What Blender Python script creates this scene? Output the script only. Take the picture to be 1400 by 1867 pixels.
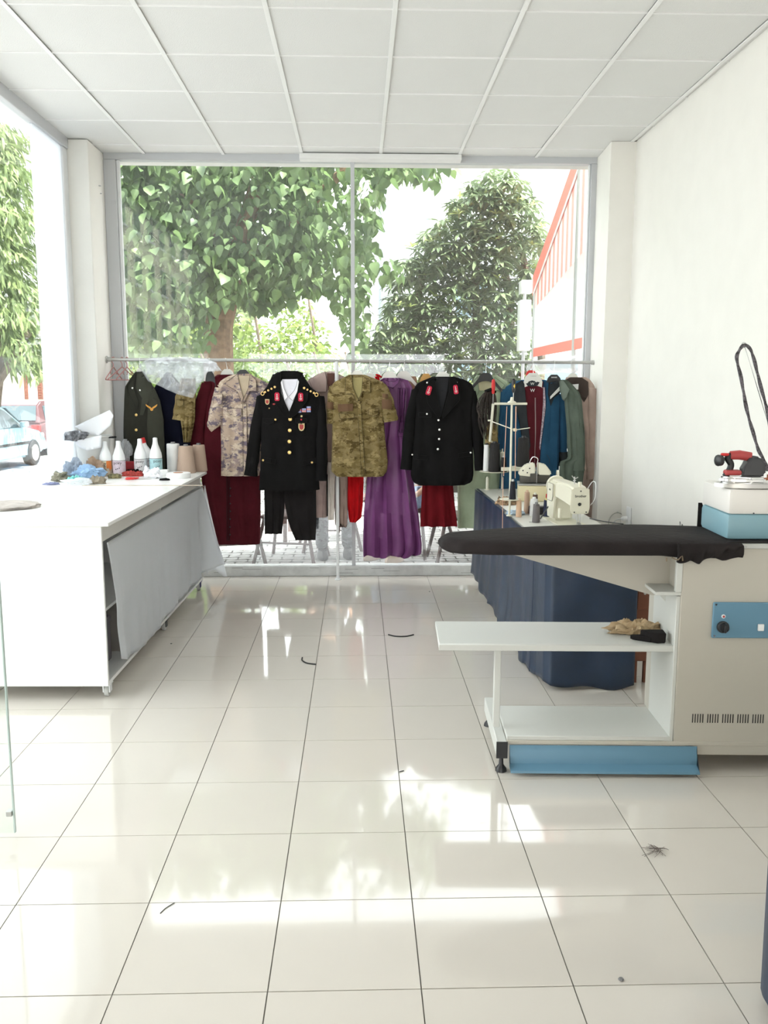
import bpy, bmesh, math, random
import numpy as np
from math import sin, cos, pi, radians as R
from mathutils import Vector, Matrix, noise, geometry

random.seed(7)
C = bpy.context.scene.collection
for o in list(bpy.data.objects): bpy.data.objects.remove(o)

# ------------------------------------------------------------------ camera
F_PX, YAW, PITCH, ROLL, EYE = 1581.65, .0301, .14803, -.00188, 1.5692
fw = Vector((sin(YAW)*cos(PITCH), cos(YAW)*cos(PITCH), -sin(PITCH)))
rt = Vector((cos(YAW), -sin(YAW), 0)); dn = fw.cross(rt)
rt2 = cos(ROLL)*rt + sin(ROLL)*dn; dn2 = -sin(ROLL)*rt + cos(ROLL)*dn
cd = bpy.data.cameras.new('camera'); cam = bpy.data.objects.new('camera', cd); C.objects.link(cam)
cd.sensor_fit = 'VERTICAL'; cd.sensor_height = 36; cd.lens = 36*F_PX/1867
cd.clip_start = .05; cd.clip_end = 400
cam.matrix_world = Matrix(((rt2.x, -dn2.x, -fw.x, 0), (rt2.y, -dn2.y, -fw.y, 0), (rt2.z, -dn2.z, -fw.z, EYE), (0, 0, 0, 1)))
bpy.context.scene.camera = cam
# ------------------------------------------------------------------ sky, sun, exposure
w = bpy.data.worlds.new('sky'); bpy.context.scene.world = w; w.use_nodes = True
bg = w.node_tree.nodes['Background']; bg.inputs[0].default_value = (.97, .985, 1, 1); bg.inputs[1].default_value = 2.6
sl = bpy.data.lights.new('sun', 'SUN'); sl.energy = 9; sl.angle = R(.6); sl.color = (1, .95, .86)
sun = bpy.data.objects.new('sun', sl); C.objects.link(sun)
sun.rotation_euler = Vector((.46, -.20, .866)).to_track_quat('Z', 'Y').to_euler(); sun.location = (5, -3, 12)
vs = bpy.context.scene.view_settings
vs.view_transform = 'Standard'; vs.look = 'None'; vs.gamma = 1; vs.exposure = 1.05; vs.use_curve_mapping = False

O = Vector((0, 0, EYE))
def ray(x, y): return rt2*((x-700)/F_PX) + dn2*((y-933.5)/F_PX) + fw
def pz(x, y, z): v = ray(x, y); return O + v*((z-EYE)/v.z)
def py(x, y, Y): v = ray(x, y); return O + v*(Y/v.y)

# ------------------------------------------------------------------ materials
MATS = {}
def mat(name, col, rough=.6, metal=0, bump=0, bscale=40, var=0, vscale=6, spec=.5, coat=0):
    if name in MATS: return MATS[name]
    m = bpy.data.materials.new(name); m.use_nodes = True; MATS[name] = m
    nt = m.node_tree; b = nt.nodes['Principled BSDF']; N = nt.nodes.new; L = nt.links.new
    b.inputs['Base Color'].default_value = (*col, 1); b.inputs['Roughness'].default_value = rough
    b.inputs['Metallic'].default_value = metal; b.inputs['Specular IOR Level'].default_value = spec
    b.inputs['Coat Weight'].default_value = coat
    tc = N('ShaderNodeTexCoord')
    if var:
        n = N('ShaderNodeTexNoise'); n.inputs['Scale'].default_value = vscale; n.inputs['Detail'].default_value = 4
        L(tc.outputs['Object'], n.inputs['Vector'])
        r = N('ShaderNodeValToRGB'); e = r.color_ramp.elements
        e[0].position = .3; e[1].position = .7
        e[0].color = (*[max(0, c*(1-var)) for c in col], 1); e[1].color = (*[min(1, c*(1+var)) for c in col], 1)
        L(n.outputs['Fac'], r.inputs[0]); L(r.outputs[0], b.inputs['Base Color'])
    if bump:
        n2 = N('ShaderNodeTexNoise'); n2.inputs['Scale'].default_value = bscale; n2.inputs['Detail'].default_value = 3
        L(tc.outputs['Object'], n2.inputs['Vector'])
        bp = N('ShaderNodeBump'); bp.inputs['Strength'].default_value = bump; bp.inputs['Distance'].default_value = .01
        L(n2.outputs['Fac'], bp.inputs['Height']); L(bp.outputs[0], b.inputs['Normal'])
    return m
def fabric(name, col, var=.12): return mat(name, col, .92, bump=.35, bscale=26, var=var, vscale=9, spec=.15)
def camo(name, cols, scale=11):
    m = mat(name, cols[0], .9, spec=.15); nt = m.node_tree; N = nt.nodes.new; L = nt.links.new; b = nt.nodes['Principled BSDF']
    tc = N('ShaderNodeTexCoord'); mp = N('ShaderNodeMapping'); mp.inputs['Scale'].default_value = (1, 1, 1.7)
    L(tc.outputs['Object'], mp.inputs[0])
    prev = None
    for i, c in enumerate(cols):
        n = N('ShaderNodeTexNoise'); n.inputs['Scale'].default_value = scale*(1+.35*i); n.inputs['Detail'].default_value = 6
        n.inputs['Roughness'].default_value = .68
        v = N('ShaderNodeVectorMath'); v.operation = 'ADD'; v.inputs[1].default_value = (3.1*i, 7.7*i, 1.3*i)
        L(mp.outputs[0], v.inputs[0]); L(v.outputs[0], n.inputs['Vector'])
        if prev is None: rgb = N('ShaderNodeRGB'); rgb.outputs[0].default_value = (*c, 1); prev = rgb.outputs[0]; continue
        r = N('ShaderNodeValToRGB'); r.color_ramp.elements[0].position = .52; r.color_ramp.elements[1].position = .56
        L(n.outputs['Fac'], r.inputs[0])
        mx = N('ShaderNodeMixRGB'); L(r.outputs[0], mx.inputs[0]); L(prev, mx.inputs[1]); mx.inputs[2].default_value = (*c, 1)
        prev = mx.outputs[0]
    L(prev, b.inputs['Base Color'])
    return m
def leafmat(name, c1, c2, trans=.45, rough=.45):
    m = bpy.data.materials.new(name); m.use_nodes = True; nt = m.node_tree; N = nt.nodes.new; L = nt.links.new
    b = nt.nodes['Principled BSDF']; b.inputs['Roughness'].default_value = rough
    out = nt.nodes['Material Output']; tr = N('ShaderNodeBsdfTranslucent'); mx = N('ShaderNodeMixShader'); mx.inputs[0].default_value = trans
    tc = N('ShaderNodeTexCoord'); n = N('ShaderNodeTexNoise'); n.inputs['Scale'].default_value = 3.3; n.inputs['Detail'].default_value = 5
    oi = N('ShaderNodeObjectInfo'); ad = N('ShaderNodeMath'); ad.operation = 'MULTIPLY_ADD'; ad.inputs[1].default_value = .3
    L(tc.outputs['Object'], n.inputs['Vector']); L(oi.outputs['Random'], ad.inputs[0]); L(n.outputs['Fac'], ad.inputs[2])
    r = N('ShaderNodeValToRGB'); r.color_ramp.elements[0].position = .4; r.color_ramp.elements[1].position = .75
    r.color_ramp.elements[0].color = (*c1, 1); r.color_ramp.elements[1].color = (*c2, 1)
    L(ad.outputs[0], r.inputs[0]); L(r.outputs[0], b.inputs['Base Color']); L(r.outputs[0], tr.inputs[0])
    L(b.outputs[0], mx.inputs[1]); L(tr.outputs[0], mx.inputs[2]); L(mx.outputs[0], out.inputs[0])
    return m
def glassmat(name, tint=(.96, .985, .98), base=.04, rough=0, haze=0):
    m = bpy.data.materials.new(name); m.use_nodes = True; nt = m.node_tree; N = nt.nodes.new; L = nt.links.new
    nt.nodes.remove(nt.nodes['Principled BSDF']); out = nt.nodes['Material Output']
    t = N('ShaderNodeBsdfTransparent'); t.inputs[0].default_value = (*tint, 1)
    g = N('ShaderNodeBsdfGlossy'); g.inputs['Roughness'].default_value = rough
    lw = N('ShaderNodeLayerWeight'); lw.inputs[0].default_value = .5
    p = N('ShaderNodeMath'); p.operation = 'POWER'; p.inputs[1].default_value = 5
    q = N('ShaderNodeMath'); q.operation = 'MULTIPLY_ADD'; q.inputs[1].default_value = 1-base; q.inputs[2].default_value = base
    L(lw.outputs['Facing'], p.inputs[0]); L(p.outputs[0], q.inputs[0])
    mx = N('ShaderNodeMixShader'); L(q.outputs[0], mx.inputs[0]); L(t.outputs[0], mx.inputs[1]); L(g.outputs[0], mx.inputs[2])
    if haze:
        d = N('ShaderNodeBsdfDiffuse'); d.inputs[0].default_value = (.9, .92, .95, 1)
        tl = N('ShaderNodeBsdfTranslucent'); tl.inputs[0].default_value = (.9, .92, .95, 1)
        m1 = N('ShaderNodeMixShader'); m1.inputs[0].default_value = .5; L(d.outputs[0], m1.inputs[1]); L(tl.outputs[0], m1.inputs[2])
        m2 = N('ShaderNodeMixShader'); m2.inputs[0].default_value = haze; L(mx.outputs[0], m2.inputs[1]); L(m1.outputs[0], m2.inputs[2]); L(m2.outputs[0], out.inputs[0])
    else: L(mx.outputs[0], out.inputs[0])
    return m
GLASS = glassmat('glass', (.96, .985, .98), .07, 0, .008); BAG = glassmat('clear_plastic', (.93, .94, .96), .08, .12, .24); SHEET = glassmat('cloudy_plastic', (.93, .92, .90), .06, .3, .80)  # window glass has a faint milky mix imitating veiling glare
WALL = mat('wall_paint', (.87, .85, .80), .6, bump=.06, bscale=60, var=.015)
PLAST = mat('white_frame', (.80, .81, .82), .4)
GREYF = mat('grey_frame', (.56, .57, .59), .4)
WHITE = mat('white_laminate', (.86, .86, .84), .28)
EDGE = mat('laminate_edge', (.62, .60, .56), .4)
CHROME = mat('chrome', (.7, .7, .7), .22, 1)
STEEL = mat('brushed_steel', (.5, .5, .49), .38, .9)
BLACKP = mat('black_plastic', (.015, .015, .017), .4)
CREAM = mat('machine_cream', (.74, .71, .58), .32)
MACH = mat('machine_white', (.52, .49, .425), .42)
MACHIN = mat('machine_shelf', (.62, .625, .59), .4)
BLUE = mat('sky_blue_paint', (.13, .27, .38), .45)
GOLD = mat('gold', (.75, .52, .2), .3, .8)
SILV = mat('silver', (.75, .75, .72), .25, .9)
REDP = mat('red_plastic', (.62, .02, .02), .4)
WHITEP = mat('white_plastic', (.85, .85, .85), .35)
BLK = fabric('black_wool', (.0065, .006, .006))
CHAR = fabric('charcoal_wool', (.016, .014, .014))
WSHIRT = fabric('white_cotton', (.78, .77, .84), .04)
REDF = mat('red_felt', (.55, .015, .05), .8)

# ------------------------------------------------------------------ mesh building
class MB:
    def __init__(s): s.bm = bmesh.new()
    def face(s, pts):
        try: return s.bm.faces.new([s.bm.verts.new(p) for p in pts])
        except Exception: return None
    def box(s, lo, hi, bev=0, rot=None, piv=None):
        c = [(lo[i]+hi[i])/2 for i in range(3)]; d = [abs(hi[i]-lo[i]) for i in range(3)]
        r = bmesh.ops.create_cube(s.bm, size=1, matrix=Matrix.Translation(c) @ Matrix.Diagonal((*d, 1)))
        vs_ = r['verts']
        if rot is not None:
            p = Vector(piv if piv is not None else c)
            bmesh.ops.rotate(s.bm, verts=vs_, cent=p, matrix=rot)
        if bev:
            es = {e for v in vs_ for e in v.link_edges}
            bmesh.ops.bevel(s.bm, geom=list(es), offset=min(bev, min(d)*.45), segments=1 if bev < .0045 else 2, affect='EDGES', profile=.5)
        return s
    def tube(s, pts, r, seg=8, cap=True, sy=1.0):
        pts = [Vector(p) for p in pts]; n = len(pts); rs = r if isinstance(r, (list, tuple)) else [r]*n
        rings = []; up = None
        for i, p in enumerate(pts):
            t = (pts[min(i+1, n-1)]-pts[max(i-1, 0)])
            t = t.normalized() if t.length > 1e-9 else Vector((0, 0, 1))
            if up is None: up = Vector((0, 1, 0)) if abs(t.y) < .9 else Vector((1, 0, 0))
            a = t.cross(up); a = a.normalized() if a.length > 1e-6 else t.orthogonal().normalized()
            up = a.cross(t).normalized()
            rings.append([s.bm.verts.new(p + a*(rs[i]*cos(2*pi*k/seg)) + up*(rs[i]*sy*sin(2*pi*k/seg))) for k in range(seg)])
        for i in range(n-1):
            for k in range(seg):
                s.bm.faces.new((rings[i][k], rings[i][(k+1) % seg], rings[i+1][(k+1) % seg], rings[i+1][k]))
        if cap: s.bm.faces.new(rings[0][::-1]); s.bm.faces.new(rings[-1])
        return s
    def lathe(s, prof, c=(0, 0, 0), seg=20, axis=None):
        M = Matrix.Identity(3) if axis is None else Vector((0, 0, 1)).rotation_difference(Vector(axis)).to_matrix()
        c = Vector(c); rings = []
        for (r, z) in prof:
            rings.append([s.bm.verts.new(c + M @ Vector((max(r, 1e-5)*cos(2*pi*k/seg), max(r, 1e-5)*sin(2*pi*k/seg), z))) for k in range(seg)])
        for i in range(len(prof)-1):
            for k in range(seg):
                s.bm.faces.new((rings[i][k], rings[i][(k+1) % seg], rings[i+1][(k+1) % seg], rings[i+1][k]))
        s.bm.faces.new(rings[0][::-1]); s.bm.faces.new(rings[-1]); return s
    def prism(s, poly, d):
        d = Vector(d); a = [s.bm.verts.new(p) for p in poly]; b = [s.bm.verts.new(Vector(p)+d) for p in poly]; n = len(poly)
        s.bm.faces.new(a[::-1]); s.bm.faces.new(b)
        for i in range(n): s.bm.faces.new((a[i], a[(i+1) % n], b[(i+1) % n], b[i]))
        return s
    def grid(s, f, nu, nv, th=None):
        g = [[s.bm.verts.new(f(i/nu, j/nv)) for j in range(nv+1)] for i in range(nu+1)]
        for i in range(nu):
            for j in range(nv): s.bm.faces.new((g[i][j], g[i+1][j], g[i+1][j+1], g[i][j+1]))
        if th is not None:
            h = [[s.bm.verts.new(Vector(f(i/nu, j/nv))+Vector(th)) for j in range(nv+1)] for i in range(nu+1)]
            for i in range(nu):
                for j in range(nv): s.bm.faces.new((h[i][j], h[i][j+1], h[i+1][j+1], h[i+1][j]))
            for i in range(nu):
                s.bm.faces.new((g[i][0], h[i][0], h[i+1][0], g[i+1][0])); s.bm.faces.new((g[i][nv], g[i+1][nv], h[i+1][nv], h[i][nv]))
            for j in range(nv):
                s.bm.faces.new((g[0][j], g[0][j+1], h[0][j+1], h[0][j])); s.bm.faces.new((g[nu][j], h[nu][j], h[nu][j+1], g[nu][j+1]))
        return s
    def build(s, name, m, parent=None, local=False, ang=.45, kind=None, label=None, fix=True):
        if fix: bmesh.ops.recalc_face_normals(s.bm, faces=s.bm.faces)
        me = bpy.data.meshes.new(name); s.bm.to_mesh(me); s.bm.free()
        me.polygons.foreach_set('use_smooth', [True]*len(me.polygons))
        me.set_sharp_from_angle(angle=ang); me.materials.append(m)
        return link(name, me, parent, local, kind, label)
def link(name, me, parent=None, local=False, kind=None, label=None):
    o = bpy.data.objects.new(name, me); C.objects.link(o)
    if parent is not None:
        o.parent = parent
        if not local: o.matrix_parent_inverse = wm(parent).inverted()
    if kind: o['kind'] = kind
    if label: o['label'] = label
    return o
def wm(o):
    m = o.matrix_basis.copy()
    if o.parent is not None: m = wm(o.parent) @ o.matrix_parent_inverse @ m
    return m
def thing(name, label, cat, loc=(0, 0, 0), rz=0, group=None):
    o = bpy.data.objects.new(name, None); C.objects.link(o); o.location = loc; o.rotation_euler = (0, 0, rz)
    o.empty_display_size = .05
    return tag(o, label, cat, group)
def tag(o, label, cat, group=None, kind=None):
    o['label'] = label; o['category'] = cat
    if group: o['group'] = group
    if kind: o['kind'] = kind
    return o
def struct(o): o['kind'] = 'structure'; return o
def dup(root, loc=None, rz=None, label=None, off=None):
    r = root.copy(); C.objects.link(r)
    if loc is not None: r.location = loc
    if off is not None: r.location = root.location + Vector(off)
    if rz is not None: r.rotation_euler = (0, 0, rz)
    if label: r['label'] = label
    for ch in root.children:
        c = ch.copy(); C.objects.link(c); c.parent = r
        for g in ch.children: d = g.copy(); C.objects.link(d); d.parent = c
    return r
def textmesh(s, size, f, name, m, parent=None, local=False, depth=.0006, align='CENTER'):
    cu = bpy.data.curves.new(name, 'FONT'); cu.body = s; cu.size = size; cu.align_x = align; cu.align_y = 'CENTER'
    cu.extrude = depth; cu.resolution_u = 2
    t = bpy.data.objects.new(name, cu); C.objects.link(t); bpy.context.view_layer.update()
    me = bpy.data.meshes.new_from_object(t.evaluated_get(bpy.context.evaluated_depsgraph_get()))
    bpy.data.objects.remove(t); bpy.data.curves.remove(cu)
    for v in me.vertices: v.co = f(v.co.x, v.co.y, v.co.z)
    me.materials.clear(); me.materials.append(m); me.name = name
    return link(name, me, parent, local)
def polysheet(mb, poly, f, step, th):
    """triangulated sheet filling a 2-d polygon, lifted by f(x,y)->Vector, thickened by vector th"""
    pts = [Vector(p) for p in poly]; n = len(pts); P = []
    for i in range(n):
        a, b = pts[i], pts[(i+1) % n]; k = max(1, int((b-a).length/step))
        P += [a.lerp(b, j/k) for j in range(k)]
    nb = len(P); xs = [p.x for p in P]; ys = [p.y for p in P]
    def inside(x, y):
        c = False
        for i in range(n):
            a, b = pts[i], pts[(i+1) % n]
            if (a.y > y) != (b.y > y) and x < (b.x-a.x)*(y-a.y)/(b.y-a.y)+a.x: c = not c
        return c
    V = list(P); x = min(xs)+step*.5
    while x < max(xs):
        y = min(ys)+step*.5
        while y < max(ys):
            if inside(x, y) and min((Vector((x, y))-q).length for q in P) > step*.45: V.append(Vector((x, y)))
            y += step
        x += step
    r = geometry.delaunay_2d_cdt(V, [], [list(range(nb))], 1, 1e-6)
    co, fa = r[0], r[2]; th = Vector(th)
    A = [mb.bm.verts.new(f(c.x, c.y)) for c in co]; B = [mb.bm.verts.new(Vector(f(c.x, c.y))+th) for c in co]
    cnt = {}
    for t in fa:
        try: mb.bm.faces.new([A[i] for i in t]); mb.bm.faces.new([B[i] for i in t][::-1])
        except Exception: continue
        for i in range(len(t)):
            e = (t[i], t[(i+1) % len(t)]); cnt[tuple(sorted(e))] = cnt.get(tuple(sorted(e)), []) + [e]
    for k, l in cnt.items():
        if len(l) == 1:
            a, b = l[0]
            try: mb.bm.faces.new((A[b], A[a], B[a], B[b]))
            except Exception: pass
    return mb
def interp(rows, z):
    """rows sorted by z descending: [(z, ...)]"""
    if z >= rows[0][0]: return rows[0][1:]
    for a, b in zip(rows, rows[1:]):
        if z >= b[0]:
            t = (a[0]-z)/max(1e-9, a[0]-b[0]); return tuple(p+(q-p)*t for p, q in zip(a[1:], b[1:]))
    return rows[-1][1:]
def curvepts(pts, n=8):
    """Catmull-Rom through pts"""
    P = [Vector(p) for p in pts]; out = []
    for i in range(len(P)-1):
        a = P[max(i-1, 0)]; b = P[i]; c = P[i+1]; d = P[min(i+2, len(P)-1)]
        for k in range(n):
            t = k/n; out.append(.5*((2*b)+(c-a)*t+(2*a-5*b+4*c-d)*t*t+(3*b-a-3*c+d)*t**3))
    return out+[P[-1]]

H = 3.29; XL = -2.1; XR = 2.014; YB = 7.01; Y0 = -3.0
# ================================================================== ROOM
TS = .40094; FX, FY = -.63987, 2.05749
mb = MB(); mb.box((XL-.15, Y0, -.20), (XR+.1, YB+.02, -.004))
floor = struct(mb.build('floor', mat('floor_grout', (.20, .19, .17), .9)))
TILE = mat('porcelain_tile', (.69, .645, .585), .07, var=.02, vscale=2.2, spec=.5, coat=.3)
g = .0017; cache = {}; i0 = -4; nt_ = 0
for i in range(-4, 7):
    for j in range(-12, 13):
        x0 = max(FX+i*TS+g, XL-.02); x1 = min(FX+(i+1)*TS-g, XR-.001); y0 = FY+j*TS+g; y1 = min(FY+(j+1)*TS-g, YB-.02)
        if x1-x0 < .01 or y1-y0 < .01 or y0 < Y0: continue
        key = (round(x1-x0, 4), round(y1-y0, 4))
        if key not in cache:
            m_ = MB(); m_.box((0, 0, -.004), (x1-x0, y1-y0, 0))
            o = m_.build('tile', TILE, floor); cache[key] = o.data
        else: o = link('tile', cache[key], floor)
        o.location = (x0, y0, random.uniform(-.0002, .0002))
        o.rotation_euler = (random.uniform(-.0002, .0002), random.uniform(-.0002, .0002), 0)
# ceiling: T-bar grid with lay-in panels
mb = MB(); mb.box((XL-.2, Y0, H+.02), (XR+.2, YB+.15, H+.22)); ceil = struct(mb.build('ceiling', WALL))
PANEL = mat('ceiling_panel_card', (.80, .80, .785), .85, bump=.25, bscale=160, var=.02, vscale=1.1)
PANEL2 = mat('newer_ceiling_panel', (.84, .84, .83), .85, bump=.25, bscale=160)
BAR = mat('ceiling_bar', (.90, .90, .89), .4)
CX, CY = -1.6223, 4.34417; cache = {}
for i in range(-1, 7):
    for j in range(-12, 5):
        x0 = max(CX+i*.6+.011, XL); x1 = min(CX+(i+1)*.6-.011, XR); y0 = max(CY+j*.6+.0025, Y0); y1 = min(CY+(j+1)*.6-.0025, YB)
        if x1-x0 < .02 or y1-y0 < .02: continue
        if i == 6 and x1-x0 < .02: continue
        key = (round(x1-x0, 3), round(y1-y0, 3)); pm = PANEL2 if random.random() < .15 else PANEL
        if key not in cache:
            m_ = MB(); m_.box((0, 0, 0), (x1-x0, y1-y0, .012)); o = m_.build('ceiling_panel', PANEL, ceil); cache[key] = o.data
        else: o = link('ceiling_panel', cache[key], ceil)
        o.location = (x0, y0, H+.003+random.uniform(0, .003)); o.rotation_euler = (random.uniform(-.002, .002), random.uniform(-.002, .002), 0)
for i in range(0, 7):
    m_ = MB(); x = CX+i*.6
    m_.box((x-.012, Y0, H-.004), (x+.012, YB, H+.001), .001); m_.box((x-.0015, Y0, H), (x+.0015, YB, H+.03)); m_.build('main_runner', BAR, ceil)
for j in range(-12, 5):
    m_ = MB(); y = CY+j*.6; m_.box((XL, y-.004, H-.0015), (XR, y+.004, H+.006)); m_.build('cross_runner', BAR, ceil)
m_ = MB(); p0 = py(546, 285, 6.93); p1 = py(841, 285, 6.93)
m_.box((p0.x, 6.90, 3.245), (p1.x, 6.995, 3.285), .003, rot=Matrix.Rotation(R(-2.5), 3, 'X')); m_.build('ceiling_panel', PANEL2, ceil, label='ceiling panel offcut sagging over the window head')
# walls, pillars
mb = MB(); mb.box((XR, Y0, -.2), (XR+.2, YB+.15, H+.02)); struct(mb.build('wall_right', WALL))
mb = MB(); mb.prism([(1.829, 6.515, -.01), (1.864, YB+.14, -.01), (XR+.01, YB+.14, -.01), (XR+.01, 6.515, -.01)], (0, 0, H+.01)); struct(mb.build('wall_right_pillar', WALL))
mb = MB(); mb.box((XL-.02, 6.60, -.01), (-1.932, YB+.14, H), .004); struct(mb.build('wall_left_pillar', WALL))
m_ = MB(); m_.tube([(-1.931, 6.83, 3.02), (-1.915, 6.83, 3.02)], .004); m_.tube([(-1.931, 6.86, 2.97), (-1.92, 6.86, 2.97)], .004); o = m_.build('trim_screws', GREYF); struct(o)
# back window
wb = thing('window_1', '', '', (0, YB, 0)); del wb['label']; del wb['category']; struct(wb)
def wpart(name, lo, hi, m, bev=.004, par=wb, label=None):
    q = MB(); q.box(lo, hi, bev); return q.build(name, m, par, label=label)
wpart('sill', (-1.932, 6.965, 0), (1.862, 7.08, .083), mat('worn_white_sill', (.62, .63, .62), .35, var=.12, vscale=14))
wpart('head_rail', (-1.932, 6.98, 3.245), (1.862, 7.06, H+.02), GREYF)
wpart('left_jamb', (-1.932, 6.975, .083), (-1.84, 7.05, 3.245), GREYF)
wpart('left_bead', (-1.84, 6.995, .083), (-1.815, 7.03, 3.245), PLAST)
wpart('right_jamb', (1.81, 6.975, .083), (1.862, 7.05, 3.245), GREYF)
wpart('right_bead', (1.797, 6.995, .083), (1.81, 7.03, 3.245), PLAST)
wpart('mullion', (-.052, 6.99, .083), (-.022, 7.035, 3.245), GREYF, .002)
wpart('glass_pane', (-1.83, 7.006, .07), (-.045, 7.014, 3.26), GLASS, 0)
wpart('glass_pane', (-.029, 7.006, .07), (1.80, 7.014, 3.26), GLASS, 0)
q = MB()
for k in range(9):
    x = random.uniform(-1.3, .9); z = random.uniform(.02, .07); q.box((x, 6.9642, z), (x+random.uniform(.05, .16), 6.9655, z+.003))
q.build('scuff', mat('scuff_grey', (.25, .25, .25), .7), wb)
# left glazing
mb = MB(); mb.box((XL-.2, Y0, -.2), (XL, 1.6, H+.02)); struct(mb.build('wall_left', WALL))
wl = thing('window_2', '', '', (XL, 3, 0)); del wl['label']; del wl['category']; struct(wl)
wpart('head_rail', (XL-.03, 1.6, 3.22), (XL+.03, 6.60, H+.02), GREYF, par=wl)
wpart('sill', (XL-.04, 1.6, 0), (XL+.02, 6.60, .06), PLAST, par=wl)
wpart('end_jamb', (XL-.03, 6.50, .06), (XL+.02, 6.60, 3.22), PLAST, par=wl)
for y0, y1 in ((1.65, 2.8), (2.808, 6.5)):
    wpart('glass_pane', (XL-.004, y0, .05), (XL+.004, y1, 3.23), GLASS, 0, par=wl)
m_ = MB(); m_.box((XL-.012, 5.96, .06), (XL+.008, 6.5, 3.22), .002); m_.build('frosted_strip', glassmat('frosted_film', (.95, .95, .95), .04, .3, .9), wl)
# open glass door leaf
d = thing('door_1', '', '', (-2.06, 2.872, 0)); del d['label']; del d['category']; struct(d)
m_ = MB(); m_.box((-2.05, 2.867, .012), (-1.2, 2.877, 2.35)); m_.build('glass_leaf', glassmat('door_glass', (.95, .98, .97), .06), d)
m_ = MB(); m_.box((-1.203, 2.866, .012), (-1.199, 2.878, 2.35)); m_.build('polished_edge', mat('glass_edge', (.45, .55, .52), .2), d)
m_ = MB(); m_.box((-1.225, 2.860, .075), (-1.205, 2.884, .095), .002); m_.box((-2.08, 2.855, .0), (-1.95, 2.89, .09), .004); m_.build('clamp', STEEL, d)
# upper storey and facade above (blocks sun and sky above the shop)
m_ = MB(); m_.box((XL-.25, Y0-.3, H+.22), (9, YB+.22, 4.6)); m_.box((XR+.2, YB+.03, -.3), (9, YB+.22, H+.3)); m_.box((XL-.25, YB+.05, H-.03), (XR+.2, YB+.22, H+.3))
struct(m_.build('wall_upper_storey', mat('facade_plaster', (.7, .69, .66), .8)))
m_ = MB(); m_.box((XL-.05, Y0-.3, 2.12), (XR+.2, Y0-.05, H+.3)); m_.box((1.7, Y0-.3, -.2), (XR+.2, Y0-.05, 2.12)); struct(m_.build('wall_back_unseen', WALL))  # unseen wall behind the camera, opening sized for fill light and window reflection

# ================================================================== OUTSIDE
ASPH = mat('asphalt', (.34, .34, .35), .9, var=.1, vscale=3)
m_ = MB(); m_.box((-60, -90, -.6), (-3.6, 70, -.35)); struct(m_.build('street', ASPH))
m_ = MB(); m_.box((-3.6, -30, -.6), (16, 70, -.045)); pav = struct(m_.build('pavement', mat('pavement_joint', (.26, .25, .24), .95)))
m_ = MB(); m_.box((-3.75, -30, -.6), (-3.6, 70, -.03), .02); struct(m_.build('trim_kerb', mat('kerb_concrete', (.55, .55, .54), .9)))
PAVE = mat('paver', (.47, .46, .45), .85, var=.14, vscale=5); PAVE2 = mat('paver_red', (.42, .36, .34), .85, var=.14, vscale=5)
q = MB(); q.prism([(0, .015, 0), (.03, 0, 0), (.10, .02, 0), (.17, 0, 0), (.195, .015, 0), (.19, .05, 0), (.195, .09, 0), (.165, .105, 0), (.10, .085, 0), (.03, .105, 0), (0, .09, 0), (.008, .05, 0)], (0, 0, .03))
q2 = bpy.data.meshes.new('paver'); q.bm.to_mesh(q2); q2.materials.append(PAVE); q.bm.free()
n = 0; stuffv = []
for j in range(60):
    for i in range(30):
        x = -2.0+i*.2+(j % 2)*.1; y = 7.26+j*.108
        if j < 9:
            n += 1; o = link('paver', q2, pav); o.location = (x, y, -.06+random.uniform(-.001, .002))
        else: stuffv.append((x, y))
q = MB()
for x, y in stuffv: q.box((x+.005, y+.005, -.05), (x+.19, y+.095, -.033+random.uniform(-.001, .002)))
o = q.build('paver', PAVE, pav, kind='stuff')

def leafverts(L, Wd, shape='heart', fold=.25):
    if shape == 'heart': xs = [(0, 0), (.12, .38), (.4, .5), (.7, .32), (1, 0)]
    else: xs = [(0, .02), (.25, .34), (.55, .5), (.8, .34), (1, 0)]
    v = []; f = []
    for t, h in xs: v += [(t*L, h*Wd, abs(h)*Wd*fold-.25*L*t*t), (t*L, 0, -.25*L*t*t), (t*L, -h*Wd, abs(h)*Wd*fold-.25*L*t*t)]
    for i in range(4):
        a = i*3; f += [(a, a+1, a+4, a+3), (a+1, a+2, a+5, a+4)]
    return np.array(v), f
def leafcloud(name, mats_T, base, m, parent, kind='stuff'):
    """mats_T: list of 4x4 numpy, one mesh"""
    bv, bf = base; T = np.array(mats_T); n = len(T)
    V = np.einsum('nij,kj->nki', T[:, :3, :3], bv) + T[:, None, :3, 3]
    V = V.reshape(-1, 3); nf = len(bf); fa = (np.array(bf)[None] + (np.arange(n)*len(bv))[:, None, None]).reshape(-1, 4)
    me = bpy.data.meshes.new(name); me.from_pydata(V.tolist(), [], fa.tolist()); me.materials.append(m)
    me.polygons.foreach_set('use_smooth', [True]*len(me.polygons))
    return link(name, me, parent, kind=kind)
def TM(p, az, el, roll, s=1):
    return np.array(Matrix.Translation(p) @ Matrix.Rotation(az, 4, 'Z') @ Matrix.Rotation(-el, 4, 'Y') @ Matrix.Rotation(roll, 4, 'X') @ Matrix.Scale(s, 4))
rnd = random.Random(3)
BARK = mat('bark', (.30, .19, .12), .95, bump=1, bscale=18, var=.35, vscale=12); BARKG = mat('grey_bark', (.17, .13, .10), .95, bump=1, bscale=20, var=.3)
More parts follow.
